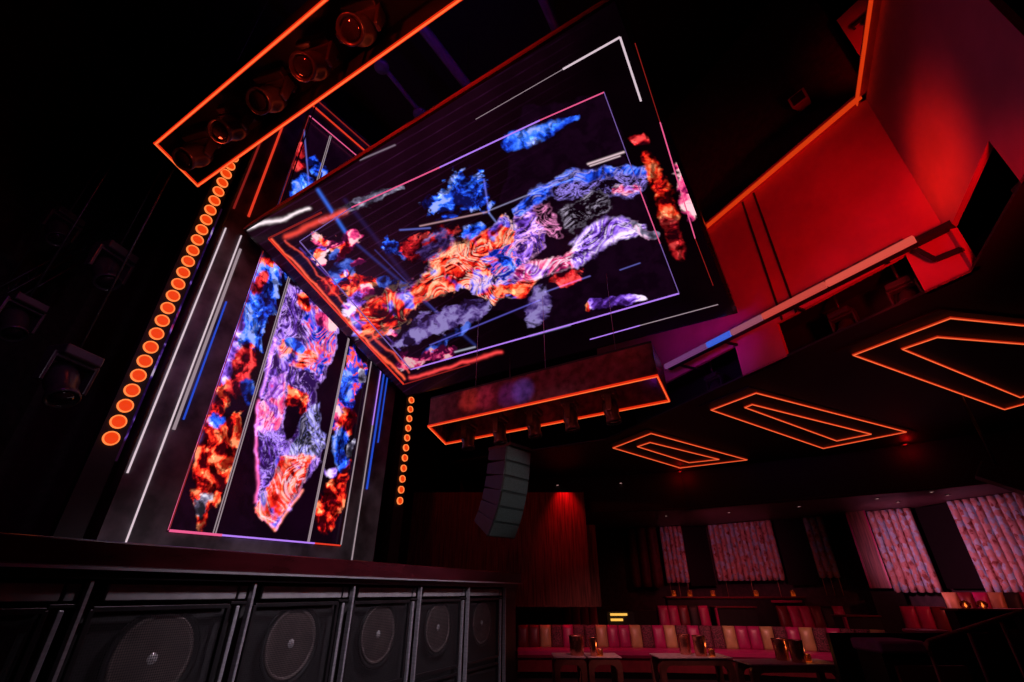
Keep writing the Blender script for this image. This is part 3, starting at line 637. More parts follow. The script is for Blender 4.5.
# ---------------- hanging tilted LED screen
hn = Vector((-0.183, -0.332, -0.925)).normalized()
HA0 = at_d(243, 230, 5.72)
def hp(u, v, off=0.0): return on_pl(u, v, HA0, hn)+hn*off     # hn points down to the room
OUT = [(243, 230), (406, 397), (738, 313), (618, -5)]
hang = thing('hanging_led_screen', 'huge tilted LED screen hung overhead showing a twisting chrome figure', 'screen', hp(470, 220))
qa = [hp(*p) for p in OUT]
MB().prism(qa, -hn*0.36).build('housing', 'gloss', hang)
MB().prism([qa[0]-hn*0.02, qa[3]-hn*0.02, qa[3]-hn*0.36, qa[0]-hn*0.36], (qa[0]-qa[1]).normalized()*0.02).build('side_board', 'plaster', hang)
def paint_hang(P):
    c = Canvas(P, (0.004, 0.0005, 0.0025), 71, -0.55)
    U, V = c.U, c.V
    lft = 1-sst(380, 560, U+V*0.3-60)
    c.col *= 0.3+1.5*lft[:, None]
    c.poly([(520, 110), (604, 92), (678, 293), (560, 330), (470, 300), (560, 215), (500, 200)], 'black', rag=0.1)
    # scaffold-like blue bands seen left
    for (x1, y1, x2, y2, wd, col) in [(352, 240, 475, 345, 1.4, (0.010, 0.015, 0.10)), (345, 200, 425, 300, 2.2, (0.006, 0.004, 0.03)), (318, 190, 348, 236, 1.7, (0.02, 0.10, 0.55)),
                                      (375, 250, 450, 325, 0.7, (0.02, 0.02, 0.12)), (300, 248, 400, 350, 0.8, (0.05, 0.02, 0.2))]:
        c.line(x1, y1, x2, y2, wd, col)
    gx = np.abs(np.sin((U*0.5+V*0.87)*0.33)); gm = (1-sst(0, 0.25, gx))*c.n1*lft*0.06  # faint grid painted in as the ceiling's reflection on the screen
    c.add(gm, (0.5, 0.1, 0.5))
    # vertical streaks upper left
    c.cap([(318, 240, 5), (338, 250, 10), (350, 240, 7)], 'pink', rag=1.5, lift=0.35, gain=4)
    c.cap([(318, 290, 6), (350, 285, 8), (372, 282, 6)], 'fire', rag=1.0, lift=0.5, gain=3); c.cap([(335, 275, 6), (352, 268, 7)], 'dimblue', rag=1.0, lift=0.8)
    c.cap([(362, 296, 9), (352, 310, 7)], 'lav', rag=0.8, lift=0.6); c.cap([(382, 283, 6), (405, 285, 5)], 'dimblue', rag=0.8, lift=0.8)
    for k in range(26):
        rr = random.Random(k); x = 300+rr.random()*95; y = 232+(x-300)*0.95*rr.random()+rr.random()*24
        c.cap([(x, y, 2+rr.random()*5), (x+9*rr.random(), y-5*rr.random(), 2+rr.random()*4)], rr.choice(['fire', 'pink', 'blue', 'lav', 'fire', 'dimblue']), rag=1.5, lift=0.4, gain=3.4)
    # blue and violet clouds above the figure
    c.cap([(440, 208, 12), (462, 192, 16), (478, 200, 10), (472, 182, 9)], 'blue', rag=1.5, lift=0.30, gain=3.6)
    c.poly([(398, 248), (425, 232), (455, 228), (448, 255), (420, 262), (402, 258)], 'red', rag=1.0, lift=0.5, gain=3)
    c.cap([(440, 245, 12), (430, 252, 8)], 'lavdim', rag=1.4, lift=0.6); c.cap([(468, 232, 8), (478, 226, 5)], 'blue', rag=0.8, lift=0.5)
    c.cap([(512, 143, 7), (535, 136, 8), (560, 122, 6), (575, 116, 3)], 'blue', rag=0.45, lift=0.62, gain=1.4)
    # blue mist along the far edge low
    c.cap([(392, 345, 5), (430, 322, 9), (470, 315, 9), (488, 305, 6)], 'lavdim', rag=1.6, lift=0.5, gain=3)
    c.cap([(425, 352, 5), (470, 325, 3)], 'dimblue', rag=0.9, lift=0.6); c.cap([(538, 300, 10), (534, 315, 8)], 'lavdim', rag=0.9, lift=0.8, gain=3)
    c.cap([(400, 362, 7), (450, 350, 6)], 'pink', rag=1.4, lift=0.2, gain=4, bright=0.6)
    # the figure: body
    c.cap([(366, 322, 14), (392, 308, 19), (420, 292, 12)], 'fire', rag=0.9, lift=0.5, gain=3.6, lines=0.4, linecol=(1, 0.7, 0.4), freq=8)
    c.cap([(415, 292, 9), (440, 280, 13), (452, 270, 20), (470, 262, 22)], 'fire', rag=0.5, lift=0.62, gain=3.2, lines=0.75, linecol=(1, 0.62, 0.42), freq=11)
    c.poly([(444, 268), (470, 240), (505, 215), (518, 232), (530, 262), (548, 270), (520, 300), (500, 302), (470, 292), (445, 290)], 'fire', rag=0.5, lift=0.55, gain=3.8, lines=0.8, linecol=(1, 0.55, 0.45), freq=12, wid=0.2)
    c.poly([(478, 262), (510, 245), (530, 265), (505, 285)], 'mix', rag=0.8, lift=0.15, gain=4, lines=0.7, linecol=(0.7, 0.6, 1), freq=13)
    c.poly([(515, 216), (535, 208), (547, 228), (543, 250), (528, 266), (512, 250)], 'lav', rag=0.4, lift=0.35, gain=2.6, lines=0.9, linecol=(1, 0.45, 0.85), freq=13)
    c.cap([(500, 292, 6), (520, 294, 6)], 'fire', rag=0.6, lift=0.8, gain=2.5); c.cap([(512, 268, 6), (500, 262, 5)], 'blue', rag=1.0, lift=0.3)
    # arch
    c.cap([(518, 213, 5), (532, 203, 6), (545, 192, 9), (565, 181, 9), (600, 174, 7), (640, 171, 5)], 'blue', rag=0.45, lift=0.45, gain=2.2, lines=0.5, linecol=(0.6, 0.5, 1), freq=10)
    c.cap([(560, 190, 8), (585, 190, 9), (610, 188, 11), (632, 186, 12)], 'black', rag=0.8, lines=0.9, linecol=(0.35, 0.25, 0.95), freq=14, wid=0.22)
    c.cap([(545, 215, 10), (556, 235, 6)], 'black', rag=0.9, lines=1.0, linecol=(0.85, 0.25, 0.55), freq=10, wid=0.14)
    c.cap([(575, 215, 12), (600, 205, 12)], 'black', rag=0.9, lines=0.6, linecol=(0.6, 0.5, 0.7), freq=11, wid=0.10)
    c.cap([(618, 192, 5), (634, 190, 5)], 'pink', rag=0.8, lift=0.3, lines=0.6, freq=12)
    # trailing limb
    c.cap([(520, 276, 8), (545, 268, 9), (570, 262, 7), (585, 250, 10)], 'pink', rag=0.5, lift=0.5, lines=0.8, linecol=(1, 0.7, 0.9), freq=12)
    c.cap([(578, 262, 7), (588, 245, 14), (606, 232, 13), (625, 228, 9), (640, 228, 6)], 'lav', rag=0.35, lift=0.55, gain=2.4, lines=0.9, linecol=(0.9, 0.7, 1), freq=12)
    c.cap([(560, 280, 6), (575, 276, 5)], 'red', rag=1.2, lift=0.7); c.cap([(632, 222, 4), (642, 232, 4), (655, 236, 4)], 'steel', rag=0.6, lift=0.7, lines=0.5, linecol=(1, 0.3, 0.6))
    # red and violet blobs outside the picture line
    c.cap([(647, 160, 6), (660, 185, 9), (668, 210, 9)], 'fire', rag=0.6, lift=0.40, gain=2.4, bright=0.8); c.cap([(668, 220, 7), (678, 250, 7)], 'red', rag=0.5, lift=0.35, bright=0.6)
    c.cap([(634, 143, 5), (642, 142, 5)], 'red', rag=0.8, lift=0.4)
    c.cap([(682, 166, 7), (688, 185, 10), (692, 208, 9)], 'pink', rag=0.8, lift=0.65)
    # glows near the lower line
    c.cap([(592, 305, 4), (610, 302, 6), (640, 298, 3)], 'lav', rag=0.8, lift=0.7); c.cap([(588, 308, 4)], 'fire', rag=0.8, lift=0.6)
    # thin bright lines in the picture
    c.line(488, 211, 560, 182, 0.55, (0.22, 0.2, 0.35)); c.line(420, 226, 487, 212, 0.7, (0.40, 0.22, 0.25)); c.line(484, 180, 489, 213, 0.8, (0.1, 0.1, 0.45))
    c.line(489, 213, 496, 222, 0.8, (0.12, 0.15, 0.4)); c.line(430, 345, 540, 300, 0.6, (0.08, 0.07, 0.4)); c.line(545, 292, 590, 276, 0.6, (0.12, 0.1, 0.4))
    c.line(588, 164, 624, 152, 0.9, (0.7, 0.5, 0.55)); c.line(590, 166, 620, 156, 0.6, (0.7, 0.5, 0.55)); c.line(400, 230, 430, 228, 0.8, (0.08, 0.1, 0.4))
    c.line(620, 270, 640, 263, 0.5, (0.1, 0.1, 0.4))
    # white torn reflection strokes
    c.cap([(325, 222, 2.5), (350, 208, 5), (375, 198, 5), (402, 188, 2)], 'steel', rag=1.0, lift=0.55, gain=1.5, bright=0.7)
    c.line(248, 229, 308, 209, 1.8, (0.9, 0.75, 0.8), 8)
    c.line(272, 240, 404, 380, 1.2, (0.9, 0.10, 0.04), 7); c.line(286, 240, 408, 374, 1.0, (0.55, 0.05, 0.03), 10)
    c.line(286, 236, 345, 212, 2.6, (0.7, 0.05, 0.03), 5); c.line(410, 378, 500, 352, 1.6, (0.8, 0.05, 0.05), 6)
    c.line(455, 352, 475, 347, 0.8, (0.3, 0.3, 0.4)); c.line(530, 336, 570, 325, 0.8, (0.2, 0.2, 0.4)); c.line(360, 160, 395, 145, 0.7, (0.2, 0.15, 0.2))
    return c.col*1.25
def inset(u, v, k=0.012): return qa_c+(hp(u, v)-qa_c)*(1-k)
qa_c = sum(qa, Vector())/4
g = [qa_c+(q-qa_c)*0.985+hn*0.004 for q in qa]
grid('led_panel', g[0], g[3], g[1], g[2], 640, 420, paint_hang, hang)
def hstrip(u1, v1, u2, v2, wd, m, off=0.012): MB().bar(hp(u1, v1, off), hp(u2, v2, off), wd, 0.012, hn).build('light_strip', m, hang)
hstrip(269, 238, 404, 384, 0.035, 'red_strip'); hstrip(269, 238, 322, 212, 0.03, 'dimred'); hstrip(404, 384, 470, 364, 0.02, 'dimred')
hstrip(300, 241, 411, 369, 0.018, 'dimviolet'); hstrip(411, 369, 560, 327, 0.022, 'violet_strip'); hstrip(560, 327, 679, 293, 0.020, 'violet_strip')
hstrip(679, 293, 660, 243, 0.010, 'dimviolet'); hstrip(660, 243, 640, 190, 0.012, 'pink_strip'); hstrip(640, 190, 604, 92, 0.008, 'dimviolet')
hstrip(604, 92, 540, 120, 0.012, 'pink_strip'); hstrip(540, 120, 440, 167, 0.016, 'violet_strip'); hstrip(440, 167, 352, 207, 0.016, 'pink_strip'); hstrip(352, 207, 300, 241, 0.012, 'dimviolet')
hstrip(620, 37, 563, 69, 0.020, 'white_strip'); hstrip(620, 37, 641, 101, 0.022, 'white_strip'); hstrip(563, 69, 476, 119, 0.006, 'dimwhite')
hstrip(635, 43, 660, 122, 0.008, 'dimred'); hstrip(660, 122, 695, 238, 0.014, 'pink_strip'); hstrip(695, 238, 713, 285, 0.008, 'dimred')
hstrip(590, 339, 640, 325, 0.012, 'violet_strip'); hstrip(640, 325, 718, 304, 0.008, 'dimwhite')
for q in qa:
    p = qa_c+(q-qa_c)*0.9-hn*0.3; MB().tube([p, Vector((p.x, p.y, 12.2))], 0.012, 6).build('hanging_cable', 'cable', hang)
def top_z(x, y):                   # underside of the tilted screen above a point, else the hall ceiling
    ins = False
    for i in range(4):
        a, b = qa[i], qa[(i+1) % 4]
        if (a.y > y) != (b.y > y) and x < (b.x-a.x)*(y-a.y)/(b.y-a.y)+a.x: ins = not ins
    return qa[0].z-((x-qa[0].x)*hn.x+(y-qa[0].y)*hn.y)/hn.z-0.02 if ins else 12.2
def along(a, b, u):                # point of the segment seen at picture column u
    best = min((abs(proj(np.array([a.lerp(b, k/400)]))[0][0]-u), k) for k in range(-80, 481)); return a.lerp(b, best[1]/400)

# ================================================================ neon framed light boxes with moving heads
NEAR = {}
def moving_head(label, loc, aim, scale=1.0, group=None, stem=0.0):
    """hung from loc; aim = direction of the head"""
    t = thing('moving_head_light', label, 'stage light', loc, 0, group)
    L = Vector(loc); s = scale
    side = Vector(aim).cross(Z); side = side.normalized() if side.length > 0.05 else Vector((1, 0, 0))
    fw = Z.cross(side).normalized(); Rb = Matrix((side, fw, Z)).transposed()
    if stem: MB().tube([L, L-Z*stem], 0.02*s, 8).build('hanging_stem', 'darkmetal', t); L = L-Z*stem
    b = MB().box(L-Z*0.05*s, (0.34*s, 0.24*s, 0.10*s), Rb).build('base', 'fixture', t, 0.015*s)
    MB().box(L-Z*0.05*s+fw*-0.125*s, (0.12*s, 0.012*s, 0.04*s), Rb).build('display', 'lens', b)
    yk = MB()
    for k in (-1, 1): yk.prism([L+side*k*0.17*s-Z*0.08*s-fw*0.06*s, L+side*k*0.17*s-Z*0.08*s+fw*0.06*s, L+side*k*0.17*s-Z*0.36*s+fw*0.04*s, L+side*k*0.17*s-Z*0.36*s-fw*0.04*s], side*k*0.035*s)
    yk.box(L-Z*0.115*s, (0.36*s, 0.12*s, 0.03*s), Rb)
    yk.build('yoke', 'fixture', t, 0.008*s)
    A = Vector(aim).normalized(); c = L-Z*0.32*s; R = frame3(side, A)
    hd = MB().lathe([(0.05*s, -0.20*s), (0.10*s, -0.18*s), (0.125*s, -0.08*s), (0.125*s, 0.0), (0.105*s, 0.08*s), (0.12*s, 0.15*s), (0.125*s, 0.19*s), (0.11*s, 0.195*s), (0.10*s, 0.17*s)], c, R, 20).build('head', 'fixture', t)
    MB().lathe([(0.10*s, 0.165*s), (0.07*s, 0.185*s), (0.001, 0.192*s)], c, R, 20).build('lens', 'lens', hd)
    return t
def neon_box(name, label, P, hgt, tube_w, mat_side, wires):
    t = thing(name, label, 'light box', (sum(P, Vector())/4))
    cen = sum(P, Vector())/4; sb = MB()
    for i in range(4):
        a, b = P[i], P[(i+1) % 4]; ia = cen+(a-cen)*0.97; ib = cen+(b-cen)*0.97
        d = (b-a).normalized(); inn = Z.cross(d); inn = inn if inn.dot(cen-a) > 0 else -inn
        sb.prism([a, b, b+inn*0.03, a+inn*0.03], Z*hgt)
    sb.build('side_panel', mat_side, t)
    MB().prism([p+Z*hgt for p in P], Z*0.03).build('top_board', 'black', t)
    nb = MB()
    for i in range(4):
        a, b = P[i], P[(i+1) % 4]; e = (b-a).normalized()*tube_w*0.5
        nb.bar(a-e-Z*0.012, b+e-Z*0.012, tube_w, 0.024)
    ntb = nb.build('neon_tube', 'neonred', t)
    nb = MB()
    for i in range(4):
        a, b = P[i], P[(i+1) % 4]; e = (b-a).normalized()*tube_w*0.2
        nb.bar(a-e-Z*0.026, b+e-Z*0.026, tube_w*0.5, 0.012)
    nb.build('neon_core', 'neon', ntb)
    tr = MB(); m0 = (P[0]+P[3])/2; m1 = (P[1]+P[2])/2
    tr.tube([m0+Z*hgt*0.62, m1+Z*hgt*0.62], 0.025, 8); tr.build('mounting_pipe', 'darkmetal', t)
    wb = MB()
    for k in wires:
        p = (P[0]*(1-k)+P[1]*k)*0.5+(P[3]*(1-k)+P[2]*k)*0.5+Z*hgt; MB().tube([p, Vector((p.x, p.y, top_z(p.x, p.y)))], 0.004, 6).build('hanging_wire', 'steel', t)
    return t
z2 = CAMZ+2.2
P2 = [at_z(428.4, 425.3, z2), at_z(657, 374.6, z2), at_z(669, 399.7, z2), at_z(445.6, 442.9, z2)]
neon_box('neon_light_box', 'small hanging wooden light box edged in orange neon below the tilted screen', P2, 0.42, 0.022, 'boxwood', (0.2, 0.55, 0.85))
z1_ = CAMZ+5.6
pa, pb = at_z(156, 143, z1_), at_z(198, 185, z1_)
dl = (at_z(458, 0, z1_)-pb).normalized()
P1 = [pa, pa+dl*6.2, pb+dl*6.2, pb]
neon_box('neon_light_box', 'large hanging light box edged in thick orange neon at upper left', P1, 0.45, 0.038, 'black', (0.05, 0.35, 0.65))
lab2 = ['leftmost of the five spotlights under the small neon box', 'second spotlight from the left under the small neon box', 'middle of the five spotlights under the small neon box',
        'fourth spotlight from the left under the small neon box', 'rightmost of the five spotlights under the small neon box']
for k, (u, v) in enumerate([(469, 418), (500, 411), (533, 404), (569, 396), (608, 388)]):
    p = along((P2[0]+P2[3])/2+Z*0.245, (P2[1]+P2[2])/2+Z*0.245, u); moving_head(lab2[k], p, (0.12, -0.05, -1), 0.80, 'spotlights under the small neon box', stem=0.16)
for u_ in (480, 545, 600): point('added_small_box_fill', along(P2[0]-Z*0.25, P2[1]-Z*0.25, u_), 1.5, (1, 0.10, 0.10), 0.1).data.specular_factor = 0.3  # unseen point lights added to redden the small box's spotlights
for u_, v_, c_, e_ in ((527, 393, (0.08, 0.15, 1), 9), (515, 398, (0.3, 0.1, 0.9), 4), (466, 398, (1, 0.12, 0.06), 7), (484, 396, (1, 0.1, 0.25), 5)):
    q_ = at_z(u_, v_, z2+0.22); spot('added_led_reflection_spot', (-1.4, 2.6, 3.4), tuple(q_), e_*48, c_, 7, 0.9, 0.02).data.specular_factor = 0.2  # added spots standing in for the LED wall's reflection on the box
m0 = (P1[0]+P1[3])/2; lab1 = ['lowest spotlight inside the large neon box, nearest its left corner', 'second spotlight up from the left corner inside the large neon box', 'middle round spotlight inside the large neon box',
        'fourth spotlight from the left corner inside the large neon box', 'highest spotlight inside the large neon box, cut by the picture top']
for k, (u, v) in enumerate([(196, 135), (231, 107), (269, 74), (311, 40), (357, 6)]):
    p = along((P1[0]+P1[3])/2+Z*0.255, (P1[1]+P1[2])/2+Z*0.255, u+8); moving_head(lab1[k], p, (-0.15, -0.55, -1), 1.25, 'spotlights inside the large neon box')
for k, (u, v) in enumerate([(205, 142), (279, 83), (372, 10)]):
    p = at_z(u+6, v+8, z1_-0.5); point('added_large_box_fill', p, 7.0, (1, 0.06, 0.02), 0.06)  # unseen point lights added to brighten the heads in the large box

# ---------------- ceiling neon panels
def isect(a, b, c, d):
    a, b, c, d = [Vector((x.x, x.y)) for x in (a, b, c, d)]; r = b-a; s = d-c
    t = ((c-a).x*s.y-(c-a).y*s.x)/(r.x*s.y-r.y*s.x); return Vector((*(a+r*t), 0))
def ring(mb, pts, wd=0.03):
    for i in range(4):
        a, b = pts[i], pts[(i+1) % 4]; e = (b-a).normalized()*wd/2; mb.bar(a-e, b+e, wd, 0.016)
def neon_panel(label, outer, inner):
    zz = ZC-0.03
    o_ = [p if isinstance(p, Vector) else at_z(*p, zz) for p in outer]; i_ = [p if isinstance(p, Vector) else at_z(*p, zz) for p in inner]
    cen = sum(o_, Vector())/4; t = thing('neon_ceiling_light', label, 'ceiling light', (cen.x, cen.y, ZC))
    MB().prism([cen+(p-cen)*1.12+Z*0.015 for p in o_], Z*0.02).build('backing_board', 'ceil', t)
    for nm, q_ in (('outer_neon_tube', o_), ('inner_neon_tube', i_)):
        a = MB(); ring(a, q_, 0.021); a = a.build(nm, 'neonthinred', t)
        b = MB(); ring(b, [p-Z*0.012 for p in q_], 0.010); b.build('neon_core', 'neon_thin', a)
neon_panel('smallest orange neon wedge outline on the black ceiling, farthest of three', [(613, 447.5), (651, 433), (747, 459.5), (680, 467.5)], [(637.4, 446.2), (650, 442.0), (719, 459), (689, 462.3)])
neon_panel('middle orange neon wedge outline on the black ceiling', [(711, 409.5), (756, 392.5), (906, 431.5), (823, 448)], [(744.7, 407), (752, 404), (871, 433.7), (836.5, 440.5)])
zz = ZC-0.03
T3, L3, B3 = at_z(950, 317.5, zz), at_z(853, 354.5, zz), at_z(1004, 409, zz)
R3 = isect(T3, at_z(1024, 325, zz), B3, at_z(1024, 403.5, zz)); R3.z = zz
t3, l3, b3 = at_z(937, 336.5, zz), at_z(902, 348.5, zz), at_z(1020, 397, zz)
r3 = isect(t3, at_z(1024, 343.5, zz), b3, b3+(R3-B3)); r3.z = zz
neon_panel('largest orange neon wedge outline on the black ceiling, nearest and cut by the picture edge', [L3, T3, R3, B3], [l3, t3, r3, b3])

# ---------------- bulkhead rail, brackets, fixtures
rl = thing('light_rail', 'long pale rail bar fixed along the red balcony front', 'rail', (3.5, 5.4, ZR))
ra, rbp = Vector((4.44, 3.84, ZR-0.0)), Vector((2.645, 7.11, ZR))
rdir = (rbp-ra).normalized()
segs = [0, 0.28, 0.55, 0.78, 1.0]
segm = [em('salmon_rail_glow', (0.75, 0.085, 0.06), 0.85), em('salmon_rail_glow_dim', (0.75, 0.08, 0.06), 0.7), em('pale_pink_rail_glow', (0.40, 0.10, 0.16), 0.7), em('blue_rail_glow', (0.04, 0.12, 0.7), 0.9), em('dim_violet_rail_glow', (0.22, 0.06, 0.22), 0.6)]  # rail glow colours stand in for wash light and screen reflections
segs = [0, 0.26, 0.50, 0.64, 0.76, 1.0]
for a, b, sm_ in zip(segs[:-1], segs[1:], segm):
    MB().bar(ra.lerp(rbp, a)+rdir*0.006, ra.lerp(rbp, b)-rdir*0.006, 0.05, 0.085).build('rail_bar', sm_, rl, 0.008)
MB().bar(ra-rdir*0.30+n1*0.09, rbp+n1*0.09, 0.11, 0.06).build('rail_carrier', 'black', rl)
for k in (0.1, 0.4, 0.7, 0.95):
    p = ra.lerp(rbp, k); MB().bar(p-Z*0.01+n1*0.1, p-Z*0.01+n1*(0.14+0.50*k), 0.04, 0.03).build('wall_arm', 'black', rl)
spot('rail_light', (3.3, 4.6, 4.3), (3.9, 4.9, 4.95), 0.1, ORED, 120, 1.0)
def bracket(label, pts, pl, off=0.10, wd=0.05):
    t = thing('wall_bracket', label, 'bracket', pl(*pts[0]))
    nn = -n1 if pl is hit1 else pl.nn
    q = [pl(*p)+nn*off for p in pts]; mb = MB()
    for a, b in zip(q[:-1], q[1:]): mb.bar(a, b, 0.04, wd)
    mb.build('bar', 'black', t); mb = MB()
    for p in (q[0], q[-1]): mb.bar(p, p-nn*off, 0.03, 0.03)
    mb.build('stand_off', 'darkmetal', t)
bracket('bent black bracket on the lowest corner of the red balcony front', [(922, 252), (941, 262), (966, 252)], hit1)
n3 = Vector((-0.877, -0.478, 0))
def hit3(u, v): return on_pl(u, v, (5.40, 4.05, 0), n3)
hit3.nn = n3
bracket('long black bar bracket on the red pier above the balcony corner', [(855, 29), (872, 15)], hit3, 0.08, 0.05)
bracket('short black bar bracket beside the longer one on the red pier', [(866, 25), (875, 17)], hit3, 0.08, 0.05)
for lab, u, v, off, aim, sc, tp in [
    ('red lit spotlight hanging in the wide opening under the balcony rail', 884, 278, 0.35, (-0.6, -0.3, -0.8), 0.8, 1),
    ('dim violet spotlight hanging left in the wide opening under the balcony rail', 822, 308, 0.40, (-0.6, -0.3, -0.8), 0.8, 1),
    ('dim spotlight under the rail just left of the violet wall piece', 730, 352, 0.5, (-0.6, -0.3, -0.9), 0.8, 1),
    ('dim spotlight under the left end of the balcony rail', 690, 372, 0.55, (-0.6, -0.3, -0.9), 0.8, 1),
    ('spotlight with an orange glint in the dark triangular opening at right', 986, 196, 0.3, (-0.9, 0.2, -0.6), 0.6, 2),
    ('dark spotlight at the right picture edge inside the triangular opening', 1014, 214, 0.5, (-0.9, 0.2, -0.6), 0.5, 2)]:
    p = (hit1 if tp == 1 else hit2)(u, v)+(n1 if tp == 1 else n2)*off
    zt = ZR+0.30; moving_head(lab, (p.x, p.y, zt), aim, sc, 'spotlights in the balcony openings', stem=max(0.02, zt-p.z-0.05))
spot('red_fixture_kick', (2.6, 3.2, 4.0), tuple(hit1(884, 298)), 150, (1, 0.03, 0.04), 15, 0.5)
# small hanging speaker box
hb = at_d(801, 101, 4.9)
t = thing('hanging_speaker', 'small red lit box speaker hanging on a cable beside the dark wall', 'speaker', hb)
Rr = Matrix.Rotation(0.6, 3, 'Z')@Matrix.Rotation(-0.25, 3, 'Y')
mb = MB(); pts = [(-.12, -.14, -.10), (.12, -.10, -.10), (.12, .10, -.10), (-.12, .14, -.10)]
mb.prism([hb+Rr@Vector(p) for p in pts], Rr@Vector((0, 0, 0.22))); mb.build('speaker_box', 'plaster', t, 0.01)
mb = MB(); mb.box(hb+Rr@Vector((-0.125, 0, 0.01)), (0.012, 0.2, 0.17), Rr); mb.build('front_grille', 'cab', t)
MB().tube([hb+Z*0.1, hb+Z*0.5+Vector((-0.05, 0, 0)), Vector((hb.x-0.1, hb.y, 12.2))], 0.008, 6).build('cable', 'cable', t)
MB().tube([hb+Rr@Vector((0, 0, .12)), hb+Z*0.2], 0.02, 6).build('bracket', 'steel', t)

# ---------------- line array speaker
la = thing('line_array_speaker', 'curved stack of dark grey speaker boxes hung below the small neon box', 'speaker', at_d(508, 450, 7.2))
fa = Vector((0.74, -0.67, 0)).normalized(); sa = Vector((fa.y, -fa.x, 0))
pos = at_d(519, 449, 7.3)
tilt = 0.0; topp = pos.copy()
for k in range(6):
    tilt = math.radians([6, 8, 12, 17, 23, 30][k]); f_ = (fa*math.cos(tilt)-Z*math.sin(tilt)); u_ = (Z*math.cos(tilt)+fa*math.sin(tilt))
    c = pos-u_*0.115
    R = Matrix((sa*-1, f_, u_)).transposed()
    bx = MB()
    hw = 0.30
    for (sx) in (1,):
        fp = [c+R@Vector((x, y, z)) for x, y, z in [(-hw, .0, -.118), (hw, .0, -.118), (hw, .0, .118), (-hw, .0, .118)]]
        bp = [c+R@Vector((x, y, z)) for x, y, z in [(-hw*.8, -.45, -.085), (hw*.8, -.45, -.085), (hw*.8, -.45, .085), (-hw*.8, -.45, .085)]]
        bx.add(fp+bp, [(0, 1, 2, 3), (7, 6, 5, 4), (0, 4, 5, 1), (1, 5, 6, 2), (2, 6, 7, 3), (3, 7, 4, 0)])
    o = bx.build('speaker_box', M['arraybox'] if 'arraybox' in M else M.setdefault('arraybox', mat('dark_grey_array_paint', (0.035, 0.042, 0.045), 0.5, noise=0.2)), la, 0.012)
    gr = MB(); 
    for x0, x1 in ((-hw*.94, hw*.94),): gr.box(c+R@Vector(((x0+x1)/2, .006, 0)), (x1-x0, 0.014, 0.19), R)
    gr.build('front_grille', M.setdefault('arraygrille', mat('array_grille', (0.11, 0.125, 0.13), 0.5, noise=0.3, nscale=60)), o)
    pos = pos-u_*0.228
MB().box(topp+Z*0.03-fa*0.2, (0.5, 0.5, 0.05), Matrix((sa*-1, fa, Z)).transposed()).build('flying_frame', 'darkmetal', la)
MB().tube([topp+Z*0.05-fa*0.2, Vector((topp.x-fa.x*.2, topp.y-fa.y*.2, top_z(topp.x-fa.x*.2, topp.y-fa.y*.2)))], 0.012, 6).build('hanging_cable', 'cable', la)
spot('white_wash_array', (2.8, 4.6, 3.4), tuple(at_d(505, 490, 7.2)), 75, (0.75, 1.0, 1.0), 24, 0.8, 0.05)

# ---------------- pipes under the upper ceiling, left side rig
def pipe(name, label, u1, v1, u2, v2, z, r, m='purplepipe', cat='pipe', clamps=0):
    a, b = at_z(u1, v1, z), at_z(u2, v2, z); d = (b-a).normalized()
    t = thing(name, label, cat, (a+b)/2)
    MB().tube([a-d*2.0, b+d*3.0], r, 12).build('tube', m, t)
    hw = MB()
    for k in (-0.1, 1.1): p = a.lerp(b, k); hw.tube([p, Vector((p.x, p.y, 12.2))], 0.01, 6)
    hw.build('hanger', 'cable', t)
    for k in range(clamps):
        p = a.lerp(b, k/(max(1, clamps-1))); MB().lathe([(0.02, -0.05), (0.14, -0.05), (0.14, 0.03), (0.04, 0.06)], p-Z*r, None, 16).build('clamp', m, t)
pipe('ceiling_pipe', 'thick violet lit pipe under the hall ceiling between neon box and tilted screen', 401, 0, 460, 76, 10.5, 0.10)
pipe('ceiling_pipe', 'thin violet pipe with two round clamps under the hall ceiling', 382, 65, 420, 112, 10.5, 0.045, clamps=2)
pipe('ceiling_pipe', 'faint violet pipe close to the top edge of the tilted screen', 545, 5, 556, 30, 10.5, 0.08)
spot('violet_ceiling_wash', (-0.5, 2.2, 7.6), tuple(at_z(425, 40, 10.5)), 200, (0.25, 0.05, 1.0), 85, 0.9)
def dist_pipe(a, b, r=0.03): return MB().tube([a, b], r, 8)
rigt = thing('lighting_truss', 'dark lighting truss crossing the shadows at far left', 'truss', at_d(60, 260, 5.6))
tr = MB(); A_, B_ = at_d(-60, 330, 5.6), at_d(150, 215, 7.0)
for o_ in (Vector((0, 0, 0)), Vector((0, 0, 0.3)), Vector((0.25, 0.1, 0.15))): tr.tube([A_+o_, B_+o_], 0.02, 6)
tr.build('chord', 'darkmetal', rigt)
tr = MB()
for k in range(12):
    a = A_.lerp(B_, k/12); b = A_.lerp(B_, (k+0.5)/12); c_ = A_.lerp(B_, (k+1)/12)
    tr.tube([a, b+Z*0.3], 0.01, 6); tr.tube([b+Z*0.3, c_], 0.01, 6); tr.tube([b+Vector((.25, .1, .15)), c_], 0.01, 6)
tr.build('lattice', 'darkmetal', rigt)
hw = MB()
for k in (0.2, 0.8): p = A_.lerp(B_, k)+Z*0.3; hw.tube([p, Vector((p.x, p.y, 12.2))], 0.008, 6)
hw.build('hanger', 'cable', rigt)
